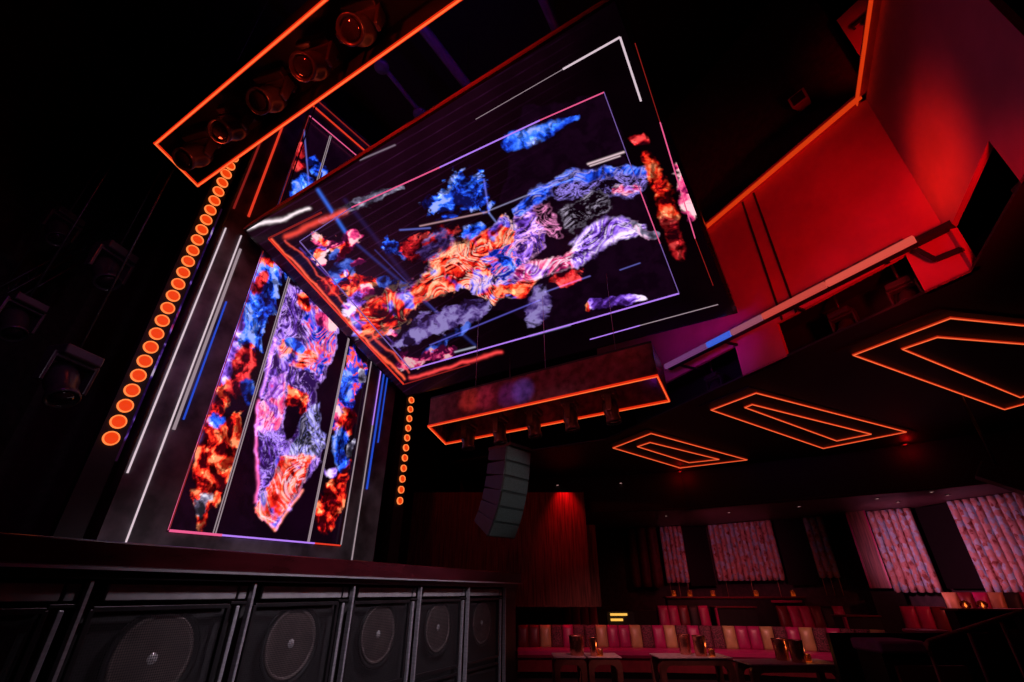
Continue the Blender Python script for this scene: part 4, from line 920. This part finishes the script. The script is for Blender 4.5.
for lab, u, v, D, sc in [('violet lit spotlight in the dark left of the lamp column, upper of two', 118, 250, 5.3, 1.3), ('violet lit spotlight in the dark left of the lamp column, lower of two', 78, 352, 4.9, 1.3),
                         ('dark spotlight high in the shadows at far left', 68, 215, 5.3, 1.1), ('dark spotlight at the left picture edge', 28, 300, 4.9, 1.1)]:
    p = at_d(u, v, D); moving_head(lab, p, (0.5, -0.1, -0.8), sc, 'spotlights in the dark at left')
    MB().tube([p, Vector((p.x, p.y, 12.2))], 0.015, 6).build('drop_pipe', 'darkmetal', bpy.data.objects[-1] if False else [o for o in C.objects if o.get('label') == lab][0])
struct(MB().prism([at_d(-40, 533, 4.6), at_d(86, 541, 5.2), at_d(86, 541, 5.2)+Vector((-2, 1.5, 0)), at_d(-40, 533, 4.6)+Vector((-2, 1.5, 0))], (0, 0, 0.02)).build('trim_4', 'gloss'))

# ================================================================ LOUNGE
# wood feature wall left of the lounge
Dw = 12.5
wl = MB(); a = at_d(500, 500, Dw); b = at_d(588, 492, Dw)
x0, x1 = -2.6, at_d(588, 550, Dw).x
wl.box(((x0+x1)/2, Dw+0.1, 2.55), (x1-x0, 0.2, 2.6)); wl.box((x1+0.13, Dw+0.35, 2.15), (0.28, 0.2, 1.85))
struct(wl.build('wall_wood', 'wood'))
struct(MB().bar((x0, Dw-0.02, 1.24), (x1+0.02, Dw-0.02, 1.24), 0.03, 0.03).build('trim_5', 'wood'))
# raised tiers
struct(MB().box((4, 14.6, 0.2), (11, 5.0, 0.4)).build('floor_tier', 'floor'))
struct(MB().box((4.7, 15.3, 0.72), (9.0, 0.12, 0.7)).build('wall_tier', 'black'))

def smooth_path(pts, n):
    P = [Vector((*p, 0)) for p in pts]; out = []
    for i in range(len(P)-1):
        p0, p1, p2, p3 = P[max(i-1, 0)], P[i], P[i+1], P[min(i+2, len(P)-1)]
        for k in range(n):
            t = k/n; out.append(0.5*((2*p1)+(p2-p0)*t+(2*p0-5*p1+4*p2-p3)*t*t+(3*p1-p0-3*p2+p3)*t**3))
    out.append(P[-1]); return out
def resample(P, step):
    L = [0]; 
    for a, b in zip(P[:-1], P[1:]): L.append(L[-1]+(b-a).length)
    n = max(1, round(L[-1]/step)); res = []; j = 0
    for k in range(n+1):
        s = L[-1]*k/n
        while j < len(L)-2 and L[j+1] < s: j += 1
        res.append(P[j].lerp(P[j+1], (s-L[j])/max(1e-9, L[j+1]-L[j])))
    return res
def banquette(label, path, seq, z0, seat_h, top_h, step, group=None, depth=0.6, seat=True):
    P = resample(smooth_path(path, 12), step); mid = P[len(P)//2]
    t = thing('banquette', label, 'sofa', (mid.x, mid.y, z0), 0, group)
    nrm = []
    for i in range(len(P)):
        d = (P[min(i+1, len(P)-1)]-P[max(i-1, 0)]).normalized(); nrm.append(Vector((d.y, -d.x, 0)))   # towards camera
    def sweep(prof, name, m, bev=0.0):
        mb = MB(); n = len(prof); vv = [P[i]+nrm[i]*y+Z*(z0+z) for i in range(len(P)) for y, z in prof]
        ff = [(i*n+k, i*n+(k+1) % n, (i+1)*n+(k+1) % n, (i+1)*n+k) for i in range(len(P)-1) for k in range(n)]
        ff += [list(range(n))[::-1], [(len(P)-1)*n+k for k in range(n)]]
        mb.add(vv, ff); mb.build(name, m, t, bev)
    if seat:
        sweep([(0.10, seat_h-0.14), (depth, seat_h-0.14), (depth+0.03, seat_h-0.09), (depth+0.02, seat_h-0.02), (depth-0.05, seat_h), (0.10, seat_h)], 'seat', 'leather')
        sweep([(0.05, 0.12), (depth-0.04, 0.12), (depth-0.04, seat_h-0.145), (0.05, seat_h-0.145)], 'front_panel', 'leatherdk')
        sweep([(0.05, 0), (depth-0.14, 0), (depth-0.14, 0.12), (0.05, 0.12)], 'plinth', 'black')
    sweep([(-0.12, 0), (0.0, 0), (0.0, top_h-0.03), (-0.12, top_h-0.03)], 'back_board', 'black')
    for i in range(len(P)-1):
        a, b = P[i], P[i+1]; na, nb = nrm[i], nrm[i+1]; mb = MB(); rows = 7; cols = 6; vv = []
        zb, zt = seat_h-0.02, top_h
        for r in range(rows+1):
            fr_ = r/rows; zz_ = zb+(zt-zb)*fr_; lean = 0.16-0.12*fr_; edge = math.sin(math.pi*min(1, max(0, fr_)))**0.3 if 0 < r < rows else 0
            for c in range(cols+1):
                s = c/cols; q = a.lerp(b, 0.02+0.96*s); nn = na.lerp(nb, s); bulge = (1-(2*s-1)**2)**0.5*0.045*edge
                vv.append(q+nn*(lean+bulge)+Z*(z0+zz_))
        k = len(vv)
        for r in range(rows+1):
            fr_ = r/rows
            for c in range(cols+1):
                s = c/cols; q = a.lerp(b, 0.02+0.96*s); nn = na.lerp(nb, s); vv.append(q+nn*0.002+Z*(z0+zb+(zt-zb)*fr_))
        w_ = cols+1; ff = []
        for r in range(rows):
            for c in range(cols):
                i0 = r*w_+c; ff.append((i0, i0+1, i0+1+w_, i0+w_)); ff.append((k+i0+w_, k+i0+w_+1, k+i0+1, k+i0))
        for r in range(rows):
            ff.append((r*w_, r*w_+w_, k+r*w_+w_, k+r*w_)); ff.append((r*w_+cols, k+r*w_+cols, k+r*w_+w_+cols, r*w_+w_+cols))
        for c in range(cols):
            ff.append((c, k+c, k+c+1, c+1)); ff.append((rows*w_+c, rows*w_+c+1, k+rows*w_+c+1, k+rows*w_+c))
        mb.add(vv, ff, True)
        mm = {'M': 'leather', 'T': 'tan', 'P': 'pattern', 'D': 'leatherdk', 'K': 'black', 'V': 'velv'}[seq[i % len(seq)]]
        mb.build('back_cushion', mm, t)
    return t
M['velv'] = mat('violet_leather', (0.30, 0.10, 0.30), 0.5, noise=0.2)
banquette('long curved banquette with pink, tan and floral channel back, nearest in the lounge', [(0.12, 11.85), (2.0, 11.82), (4.2, 11.6), (5.9, 11.1), (6.75, 10.55), (7.1, 10.25)],
          'DDTPMPPTMMTPMTPMPPTMMTPMTPMPPTDDMM', 0, 0.50, 0.90, 0.245)
def px(u, D): return at_d(u, 600, D).x
banquette('small dim banquette of three pink channels behind the left end of the long one', [(px(562, 13.6), 13.6), (px(596, 13.6), 13.6)], 'DMMM', 0.4, 0.35, 0.83, 0.24)
banquette('raised row banquette with orange edged channels left of the dark booth', [(px(656, 13.6), 13.6), (px(706, 13.5), 13.5)], 'MMDKMD', 0.4, 0.35, 0.83, 0.235)
banquette('raised row banquette with red channels right of the dark booth', [(px(774, 13.3), 13.3), (px(840, 13.0), 13.0)], 'DMMDKM', 0.4, 0.35, 0.83, 0.27)
banquette('short raised banquette of pink channels with lit red top edge at right', [(px(897, 10.4), 10.4), (px(943, 9.9), 9.9)], 'MMDK', 0.35, 0.5, 0.94, 0.28)
banquette('brown red channel banquette directly under the pink drapes at far right', [(px(944, 11.0), 11.0), (px(985, 10.6), 10.6), (px(1040, 9.9), 9.9)], 'TDMTKMDMDK', 0.75, 0.40, 0.78, 0.26)
# dark booth partitions
def booth(label, u0, u1, v0, D, wd=0.5):
    a = at_d(u0, v0, D); b = at_d(u1, v0, D); t = thing('booth_partition', label, 'partition', ((a.x+b.x)/2, D, 0.4))
    MB().box(((a.x+b.x)/2, D+wd/2, (0.4+a.z)/2), (b.x-a.x, wd, a.z-0.4)).build('panel', 'black', t, 0.02)
    MB().box(((a.x+b.x)/2, D+wd/2, a.z+0.015), (b.x-a.x+0.05, wd+0.05, 0.03)).build('top_cap', 'leatherdk', t, 0.01)
    MB().box((a.x-0.03, D+0.02, (0.4+a.z)/2), (0.05, 0.08, a.z-0.4)).build('end_post', 'leather', t, 0.01)
booth('black booth partition with pink edge post in the raised row', 717, 756, 608, 13.2)
booth('low black partition in front of the right end of the raised row', 846, 880, 617, 11.7)
# low black walls with counters at right
struct(MB().box((8.9, 8.55, 0.62), (1.6, 0.1, 1.24)).build('wall_low', 'black'))
lw = thing('drinks_counter', 'narrow dark red counter running under the far right banquette', 'counter', (8.9, 8.9, 0))
cl, cr_ = at_d(948, 608.5, 8.9), at_d(1040, 608.5, 8.9)
MB().box(((cl.x+cr_.x)/2, 8.9, cl.z-0.015), (cr_.x-cl.x, 0.35, 0.03)).build('counter_top', 'leatherdk', lw, 0.006)
MB().box(((cl.x+cr_.x)/2, 8.95, (cl.z-0.03)/2), (cr_.x-cl.x-0.1, 0.2, cl.z-0.03)).build('counter_front', 'black', lw)
bn_a, bn_b = at_d(878, 641, 7.2), at_d(925, 641, 7.2)
be = thing('bench', 'low dark bench with violet lit cushion beside the handrail', 'bench', ((bn_a.x+bn_b.x)/2, 7.5, 0))
MB().box(((bn_a.x+bn_b.x)/2, 7.5, bn_a.z-0.07), (bn_b.x-bn_a.x, 0.6, 0.14)).build('cushion', 'velv', be, 0.03)
MB().box(((bn_a.x+bn_b.x)/2, 7.5, (bn_a.z-0.14)/2), (bn_b.x-bn_a.x-0.05, 0.5, bn_a.z-0.14)).build('base', 'black', be)
MB().box((bn_a.x+0.55, 7.17, 0.35), (0.9, 0.05, 0.7)).build('front_panel', 'leatherdk', be)

# tables
def club_table(label, u0, u1, v, D, group):
    a, b = at_d(u0, v, D), at_d(u1, v, D); zt = a.z; cx = (a.x+b.x)/2; w_ = b.x-a.x; dp = 0.62
    t = thing('club_table', label, 'table', (cx, D+dp/2, 0), 0, group)
    MB().box((cx, D+dp/2, zt-0.012), (w_, dp, 0.024)).build('stone_top', 'table', t, 0.01)
    arc = []
    r = 0.10; hw_ = w_/2-0.005
    outer = [(-hw_, 0.0), (-hw_, zt-0.024-r)]+[(-hw_+r-r*math.cos(k*math.pi/8), zt-0.024-r+r*math.sin(k*math.pi/8)) for k in range(1, 5)]
    outer += [(hw_-r+r*math.sin(k*math.pi/8), zt-0.024-r+r*math.cos(k*math.pi/8)) for k in range(0, 4)]+[(hw_, zt-0.024-r), (hw_, 0)]
    th = 0.09; iw = hw_-th; inner = [(iw, 0), (iw, zt-0.11-r)]+[(iw-r+r*math.cos(k*math.pi/8), zt-0.11-r+r*math.sin(k*math.pi/8)) for k in range(1, 5)]
    inner += [(-iw+r-r*math.sin(k*math.pi/8), zt-0.11-r+r*math.cos(k*math.pi/8)) for k in range(0, 4)]+[(-iw, zt-0.11-r), (-iw, 0)]
    for y, nm in ((D+0.01, 'leg_frame'), (D+dp-0.10, 'leg_frame')):
        mb = MB(); n = len(outer); no = [Vector((cx+x, y, z)) for x, z in outer]; ni = [Vector((cx+x, y, z)) for x, z in inner[::-1]]
        for i in range(n-1): mb.prism([no[i], no[i+1], ni[i+1], ni[i]], (0, 0.09, 0))
        mb.build(nm, 'tleg', t)
    return t, Vector((cx, D+dp/2, zt))
def bucket(label, u, D, zt, r=0.15, hh=0.27):
    x = at_d(u, 650, D).x; t = thing('ice_bucket', label, 'bucket', (x, D, zt), 0, 'copper ice buckets on the club tables')
    MB().lathe([(r*0.86, 0), (r*0.9, 0.02), (r*0.97, hh*0.7), (r, hh), (r*1.05, hh+0.008), (r*1.02, hh+0.018), (r*0.94, hh+0.008), (r*0.9, hh*0.3), (0.001, hh*0.28)], (x, D, zt), None, 28).build('body', 'copper', t)
    for k in (-1, 1): MB().tube([(x, D+k*r*1.0, zt+hh*0.85), (x, D+k*(r+0.03), zt+hh*0.83), (x, D+k*(r+0.03), zt+hh*0.70), (x, D+k*r*0.97, zt+hh*0.68)], 0.008, 6).build('handle', 'copper', t)
def glassmat():
    m = mat('amber_glass', (0.9, 0.35, 0.15), 0.15, noise=0.1); m.node_tree.nodes['Principled BSDF'].inputs['Transmission Weight'].default_value = 0.85; return m
M['amberglass'] = glassmat()
def candle(label, u, v, D, zt, r=0.05, hh=0.10, power=0.5, cat='candle', group='glass candle holders'):
    x = at_d(u, v, D).x; t = thing('candle_holder', label, cat, (x, D, zt), 0, group)
    MB().lathe([(r*0.9, 0), (r, 0.005), (r, hh), (r*0.92, hh), (r*0.9, 0.012), (0.001, 0.012)], (x, D, zt), None, 16).build('glass', 'amberglass', t)
    MB().lathe([(r*0.7, 0.012), (r*0.7, hh*0.45), (0.001, hh*0.47)], (x, D, zt), None, 12).build('wax', 'amber', t)
    MB().lathe([(0.001, hh*0.45), (r*0.28, hh*0.6), (r*0.2, hh*0.8), (0.001, hh*1.05)], (x, D, zt), None, 10).build('flame', 'candle', t)
    point('candle_light', (x, D, zt+hh+0.05), power*0.4, (1, 0.3, 0.08), 0.03)
T = []
for lab, u0, u1, v, D in [('club table with dark end legs at the left, nearest the stage', 554, 586.5, 657, 9.2), ('club table with pale top beside the leftmost table', 588, 622, 657, 9.2),
                          ('club table in front of the middle of the long banquette', 659, 733, 657.5, 8.9), ('club table at the right, with widest pale top', 750, 842, 664, 8.3)]:
    T.append(club_table(lab, u0, u1, v, D, 'club tables before the banquette'))
bucket('ice bucket at the gap of the two left club tables', 577, 9.45, T[0][1].z, 0.13)
tl = thing('copper_cup', 'small tall copper cup on the second club table, lit bright', 'cup', (at_d(591.5, 655, 9.4).x+0.03, 9.35, T[1][1].z))
q = WM[tl].translation
MB().lathe([(0.05, 0), (0.055, 0.01), (0.065, 0.26), (0.068, 0.27), (0.058, 0.26), (0.05, 0.03), (0.001, 0.03)], q, None, 20).build('body', 'copper', tl)
bucket('ice bucket on the middle club table, paired left', 685.5, 9.34, T[2][1].z, 0.105)
bucket('ice bucket on the middle club table, lit copper at right', 700.5, 9.10, T[2][1].z, 0.105)
bucket('ice bucket on the right club table, darker left one', 781, 8.76, T[3][1].z, 0.11)
bucket('ice bucket on the right club table beside the candle', 796.5, 8.50, T[3][1].z, 0.11)
candle('glowing candle glass on the second club table beside the copper cup', 600, 652, 9.35, T[1][1].z, power=0.8)
candle('glowing candle glass on the middle club table', 712, 654, 9.05, T[2][1].z, power=0.8)
candle('glowing candle glass on the right club table', 807, 655, 8.55, T[3][1].z, power=1.0)
for lab, u in [('tiny candle on the back counter, leftmost of five', 674), ('tiny candle on the back counter, second of five', 690), ('tiny candle on the back counter just right of the dark gap', 713),
               ('tiny candle on the back counter under the wide drape', 756), ('tiny candle on the back counter, rightmost of five', 793)]:
    candle(lab, u, 594, 14.05, at_d(u, 596, 14.05).z, 0.06, 0.13, 0.25)
ctx0, ctx1 = at_d(664, 597, 14.05), at_d(803, 597, 14.05)
ct = thing('back_counter', 'long dark counter with tiny candles in front of the drapes', 'counter', ((ctx0.x+ctx1.x)/2, 14.05, 0.4))
MB().box(((ctx0.x+ctx1.x)/2, 14.05, ctx0.z-0.01), (ctx1.x-ctx0.x, 0.3, 0.04)).build('counter_top', 'leatherdk', ct, 0.006)
MB().box(((ctx0.x+ctx1.x)/2, 14.05, (0.4+ctx0.z-0.03)/2), (ctx1.x-ctx0.x-0.1, 0.2, ctx0.z-0.43)).build('counter_front', 'black', ct)
# small red counters / lit boxes
for lab, u0, u1, v, D in [('bright pink counter edge right of the back counter candles', 773, 800, 601.5, 13.75)]:
    a, b = at_d(u0, v, D), at_d(u1, v, D); t = thing('side_table', lab, 'table', ((a.x+b.x)/2, D, 0.4))
    MB().box(((a.x+b.x)/2, D, a.z), (b.x-a.x, 0.22, 0.05)).build('table_top', 'leather', t, 0.008); MB().box(((a.x+b.x)/2, D, (0.4+a.z-0.025)/2), (0.12, 0.12, a.z-0.425)).build('pedestal', 'darkmetal', t)
# yellow bars
a = at_d(611, 616.5, 13.4)
yl = thing('back_bar_light', 'pair of short yellow light bars glowing behind the long banquette', 'light', (a.x, 13.4, 0.4))
MB().box((a.x+0.20, 13.4, at_d(620, 614.5, 13.4).z), (0.42, 0.05, 0.05)).build('light_bar', 'yellow', yl); MB().box((a.x+0.14, 13.4, at_d(620, 619.8, 13.4).z), (0.30, 0.05, 0.05)).build('light_bar', 'yellow', yl)
MB().box((a.x+0.25, 13.5, 0.75), (0.7, 0.12, 0.7)).build('cabinet', 'black', yl)
# table at right with glass
a = at_d(925, 631, 9.0); t = thing('side_table', 'small red lit round table before the short right banquette', 'table', (a.x, 9.0, 0))
MB().lathe([(0.30, -0.02), (0.31, 0), (0.30, 0.02)], a, None, 28).build('table_top', 'leather', t); MB().tube([(a.x, 9.0, 0.02), (a.x, 9.0, a.z-0.02)], 0.04, 10).build('pedestal', 'darkmetal', t)
MB().lathe([(0.22, 0), (0.22, 0.015), (0.05, 0.03)], (a.x, 9.0, 0.0), None, 24).build('foot', 'darkmetal', t)
for k, (u, lab) in enumerate([(965, 'small round glass ornament on the far right counter, left one'), (982, 'small round glass ornament on the far right counter, right one')]):
    x = at_d(u, 604, 8.9).x; t = thing('glass_ornament', lab, 'ornament', (x, 8.9, cl.z)); MB().lathe([(0.03, 0), (0.07, 0.03), (0.08, 0.07), (0.05, 0.11), (0.02, 0.12)], (x, 8.9, cl.z), None, 14).build('bowl', 'amberglass', t)
    MB().lathe([(0.001, 0.03), (0.012, 0.05), (0.001, 0.075)], (x, 8.9, cl.z), None, 10).build('flame', 'candle', t)
# handrail
hr = thing('stair_handrail', 'slim metal handrail with three posts at lower right', 'handrail', (4.0, 4.6, 0))
pA, pB_ = at_d(925, 642, 4.6), at_d(1030, 609, 5.2)
MB().tube([pA-Z*0.10, pA-Z*0.02, pA+Vector((0.03, 0, 0)), pB_], 0.022, 10).build('rail', 'wood', hr)
for u, v, k in [(926, 645, 0.0), (963, 633, 0.33), (996, 622, 0.63)]:
    p = pA.lerp(pB_, (u-925)/105); MB().tube([p, Vector((p.x, p.y, 0.0))], 0.013, 8).build('post', 'wood', hr)
struct(MB().box((5.9, 8.05, 0.5), (2.4, 0.08, 1.0)).build('wall_stair', 'black'))

# drapes
def drape(label, pa, pb, z_top, z_bot, m='blind', rib=0.155, name='drape', cords=True):
    a = Vector((*pa, 0)); b = Vector((*pb, 0)); L = (b-a).length; n = max(3, round(L/rib)); d = (b-a).normalized(); nn = Vector((d.y, -d.x, 0))
    t = thing(name, label, 'curtain', ((a.x+b.x)/2, (a.y+b.y)/2, z_bot), 0, None)
    mb = MB(); seg = 10; rows = 14; w1 = L/n
    for i in range(n):
        vv = []
        for r in range(rows+1):
            z = z_bot+(z_top-z_bot)*r/rows
            for k in range(seg+1):
                th = math.pi*k/seg; sag = -0.04*math.sin(th) if r == 0 else 0
                vv.append(a+d*(w1*(i+0.5-0.5*math.cos(th)))+nn*(math.sin(th)*w1*0.62)+Z*(z+sag))
        w_ = seg+1; mb.add(vv, [(r*w_+k, r*w_+k+1, (r+1)*w_+k+1, (r+1)*w_+k) for r in range(rows) for k in range(seg)], True)
    o = mb.build('fabric', m, t)
    so_ = o.modifiers.new('thickness', 'SOLIDIFY'); so_.thickness = 0.006
    MB().bar(a+Z*(z_top+0.0)-nn*0.01, b+Z*(z_top+0.0)-nn*0.01, 0.06, 0.04).build('top_rail', 'darkmetal', t)
    if cords:
        cb = MB()
        for k in (0.12, 0.5, 0.88): p = a+d*L*k-nn*0.0; cb.tube([p+Z*(z_bot), p+Z*(z_bot-0.45)], 0.008, 5)
        cb.build('cord', 'tan', t)
    return t
def xy(u, v): p = at_z(u, v, ZS-0.02); return (p.x, p.y)
drape('narrow marbled drape left of the dark glass gap', xy(659, 527.5), xy(681, 526), ZS-0.02, 1.82)
drape('wide marbled drape in the middle of the back wall', xy(707.4, 525.6), xy(770.7, 520.3), ZS-0.02, 1.86)
drape('narrow marbled drape right of the wide middle one', xy(802, 517.8), xy(822, 516.5), ZS-0.02, 1.9)
drape('pink lit marbled drape beside the red edged pilaster', xy(866, 512), xy(910, 508), ZS-0.02, 1.56, cords=False)
drape('brightest and nearest marbled drape at the right picture edge', xy(947, 502), xy(1050, 488), ZS-0.02, 1.55, cords=False)
M['plainred'] = mat('plain_dark_red_cloth', (0.10, 0.015, 0.02), 0.6, noise=0.3)
drape('plain dark red curtain left of the narrow marbled drape', xy(626, 529), xy(656, 527), ZS-0.02, 1.7, 'plainred', 0.3, cords=False)
# pilaster
pl_a = Vector((*xy(846, 513), 0)); pl_b = Vector((*xy(864, 511.5), 0)); pd = (pl_b-pl_a).normalized(); pn = Vector((pd.y, -pd.x, 0))
ps = thing('wall_pilaster', 'reddish wooden pilaster with lit red edges between black wall and pink drape', 'pilaster', (pl_a+pl_b)/2+Z*1.55)
MB().prism([pl_a+Z*1.62, pl_b+Z*1.62, pl_b-pn*0.2+Z*1.62, pl_a-pn*0.2+Z*1.62], Z*(ZS-1.62)).build('panel', 'wood', ps)
for p in (pl_a, pl_b): MB().bar(p+pn*0.02+Z*1.62, p+pn*0.02+Z*ZS, 0.04, 0.04, pn).build('edge_moulding', 'leather', ps)
MB().box(((pl_a+pl_b)/2+Z*1.0), (0.8, 0.3, 1.1)).build('pedestal', 'black', ps)
# dark glass window panes between drapes
def pane(name, ua, va, ub, vb, z0):
    a = Vector((*xy(ua, va), 0)); b = Vector((*xy(ub, vb), 0)); d = (b-a).normalized(); nn = Vector((-d.y, d.x, 0))*0.10
    o = struct(MB().prism([a+nn+Z*z0, b+nn+Z*z0, b+nn*1.2+Z*z0, a+nn*1.2+Z*z0], Z*(ZS-z0-0.03)).build(name, 'glass'))
pane('window_1', 682, 526, 706, 525.6, 1.7); pane('window_2', 772, 520, 801, 518, 1.7); pane('window_3', 824, 516, 845, 513, 1.7); pane('window_4', 911, 508, 946, 502, 1.6)
# downlights
for i, (u, v, z) in enumerate([(558, 485.5, ZC), (621, 483.5, ZC), (838, 461, ZC), (666, 516, ZS), (729, 512.5, ZS), (799, 506.5, ZS), (877, 498.5, ZS), (898, 502, ZS), (931.5, 492, ZS), (947.5, 495, ZS)]):
    p = at_z(u, v, z-0.01) if i > 1 else on_pl(u, v, (0.5, 13.5, 0) , (0.9, 4.1, 0))-Vector((0.02, 0.06, 0))
    labs = ['tiny white downlight above the red wood wall', 'tiny white downlight right of the red wood wall top', 'tiny white downlight below the middle neon wedge', 'tiny downlight above the narrow left drape', 'tiny downlight above the wide middle drape',
            'tiny downlight above the gap right of the wide drape', 'tiny downlight above the pilaster side drape', 'tiny downlight close over the right part of the pilaster side drape', 'tiny downlight above the black gap, left of two', 'tiny downlight above the black gap, right of two']
    t = thing('downlight', labs[i], 'ceiling light', p, 0, 'recessed ceiling downlights')
    MB().lathe([(0.045, 0.01), (0.055, -0.004), (0.04, -0.008), (0.036, 0.0)], p, None, 16).build('trim_ring', 'darkmetal', t)
    MB().lathe([(0.034, 0.003), (0.03, -0.004), (0.001, -0.006)], p, None, 12).build('lamp', 'downl', t)
# two red lamps washing the fascia
for lab, u, v in [('red lamp glowing at the fascia below the smallest neon wedge', 680, 474), ('red lamp glowing at the fascia below the middle neon wedge', 905, 447), ('red lamp glowing at the fascia, cut by the right picture edge', 1021, 450)]:
    p = at_z(u, v-2, ZC-0.05); t = thing('red_ceiling_lamp', lab, 'ceiling light', (p.x, p.y, ZC), 0, 'red fascia lamps')
    MB().lathe([(0.06, 0.05), (0.07, 0.02), (0.055, 0.0), (0.05, 0.02)], p, None, 16).build('housing', 'darkmetal', t)
    MB().lathe([(0.048, 0.02), (0.03, 0.005), (0.001, 0.002)], p, None, 12).build('lamp', 'redglow', t)
    point('red_lamp_light', p-Z*0.08-Vector((0, 0.1, 0)), 1.6, (1, 0.005, 0.005), 0.05)
# dark monitor hung in front of the right drape
p = at_d(1003, 478, 7.0); mo = thing('hanging_monitor', 'dark angled box hanging before the nearest drape at upper right', 'monitor', p)
Rm = Matrix.Rotation(-0.7, 3, 'Z')@Matrix.Rotation(0.6, 3, 'Y')
MB().box(p, (0.55, 0.35, 0.25), Rm).build('box', 'black', mo, 0.02); MB().tube([p, Vector((p.x, p.y, ZC))], 0.02, 8).build('hanging_stem', 'darkmetal', mo)
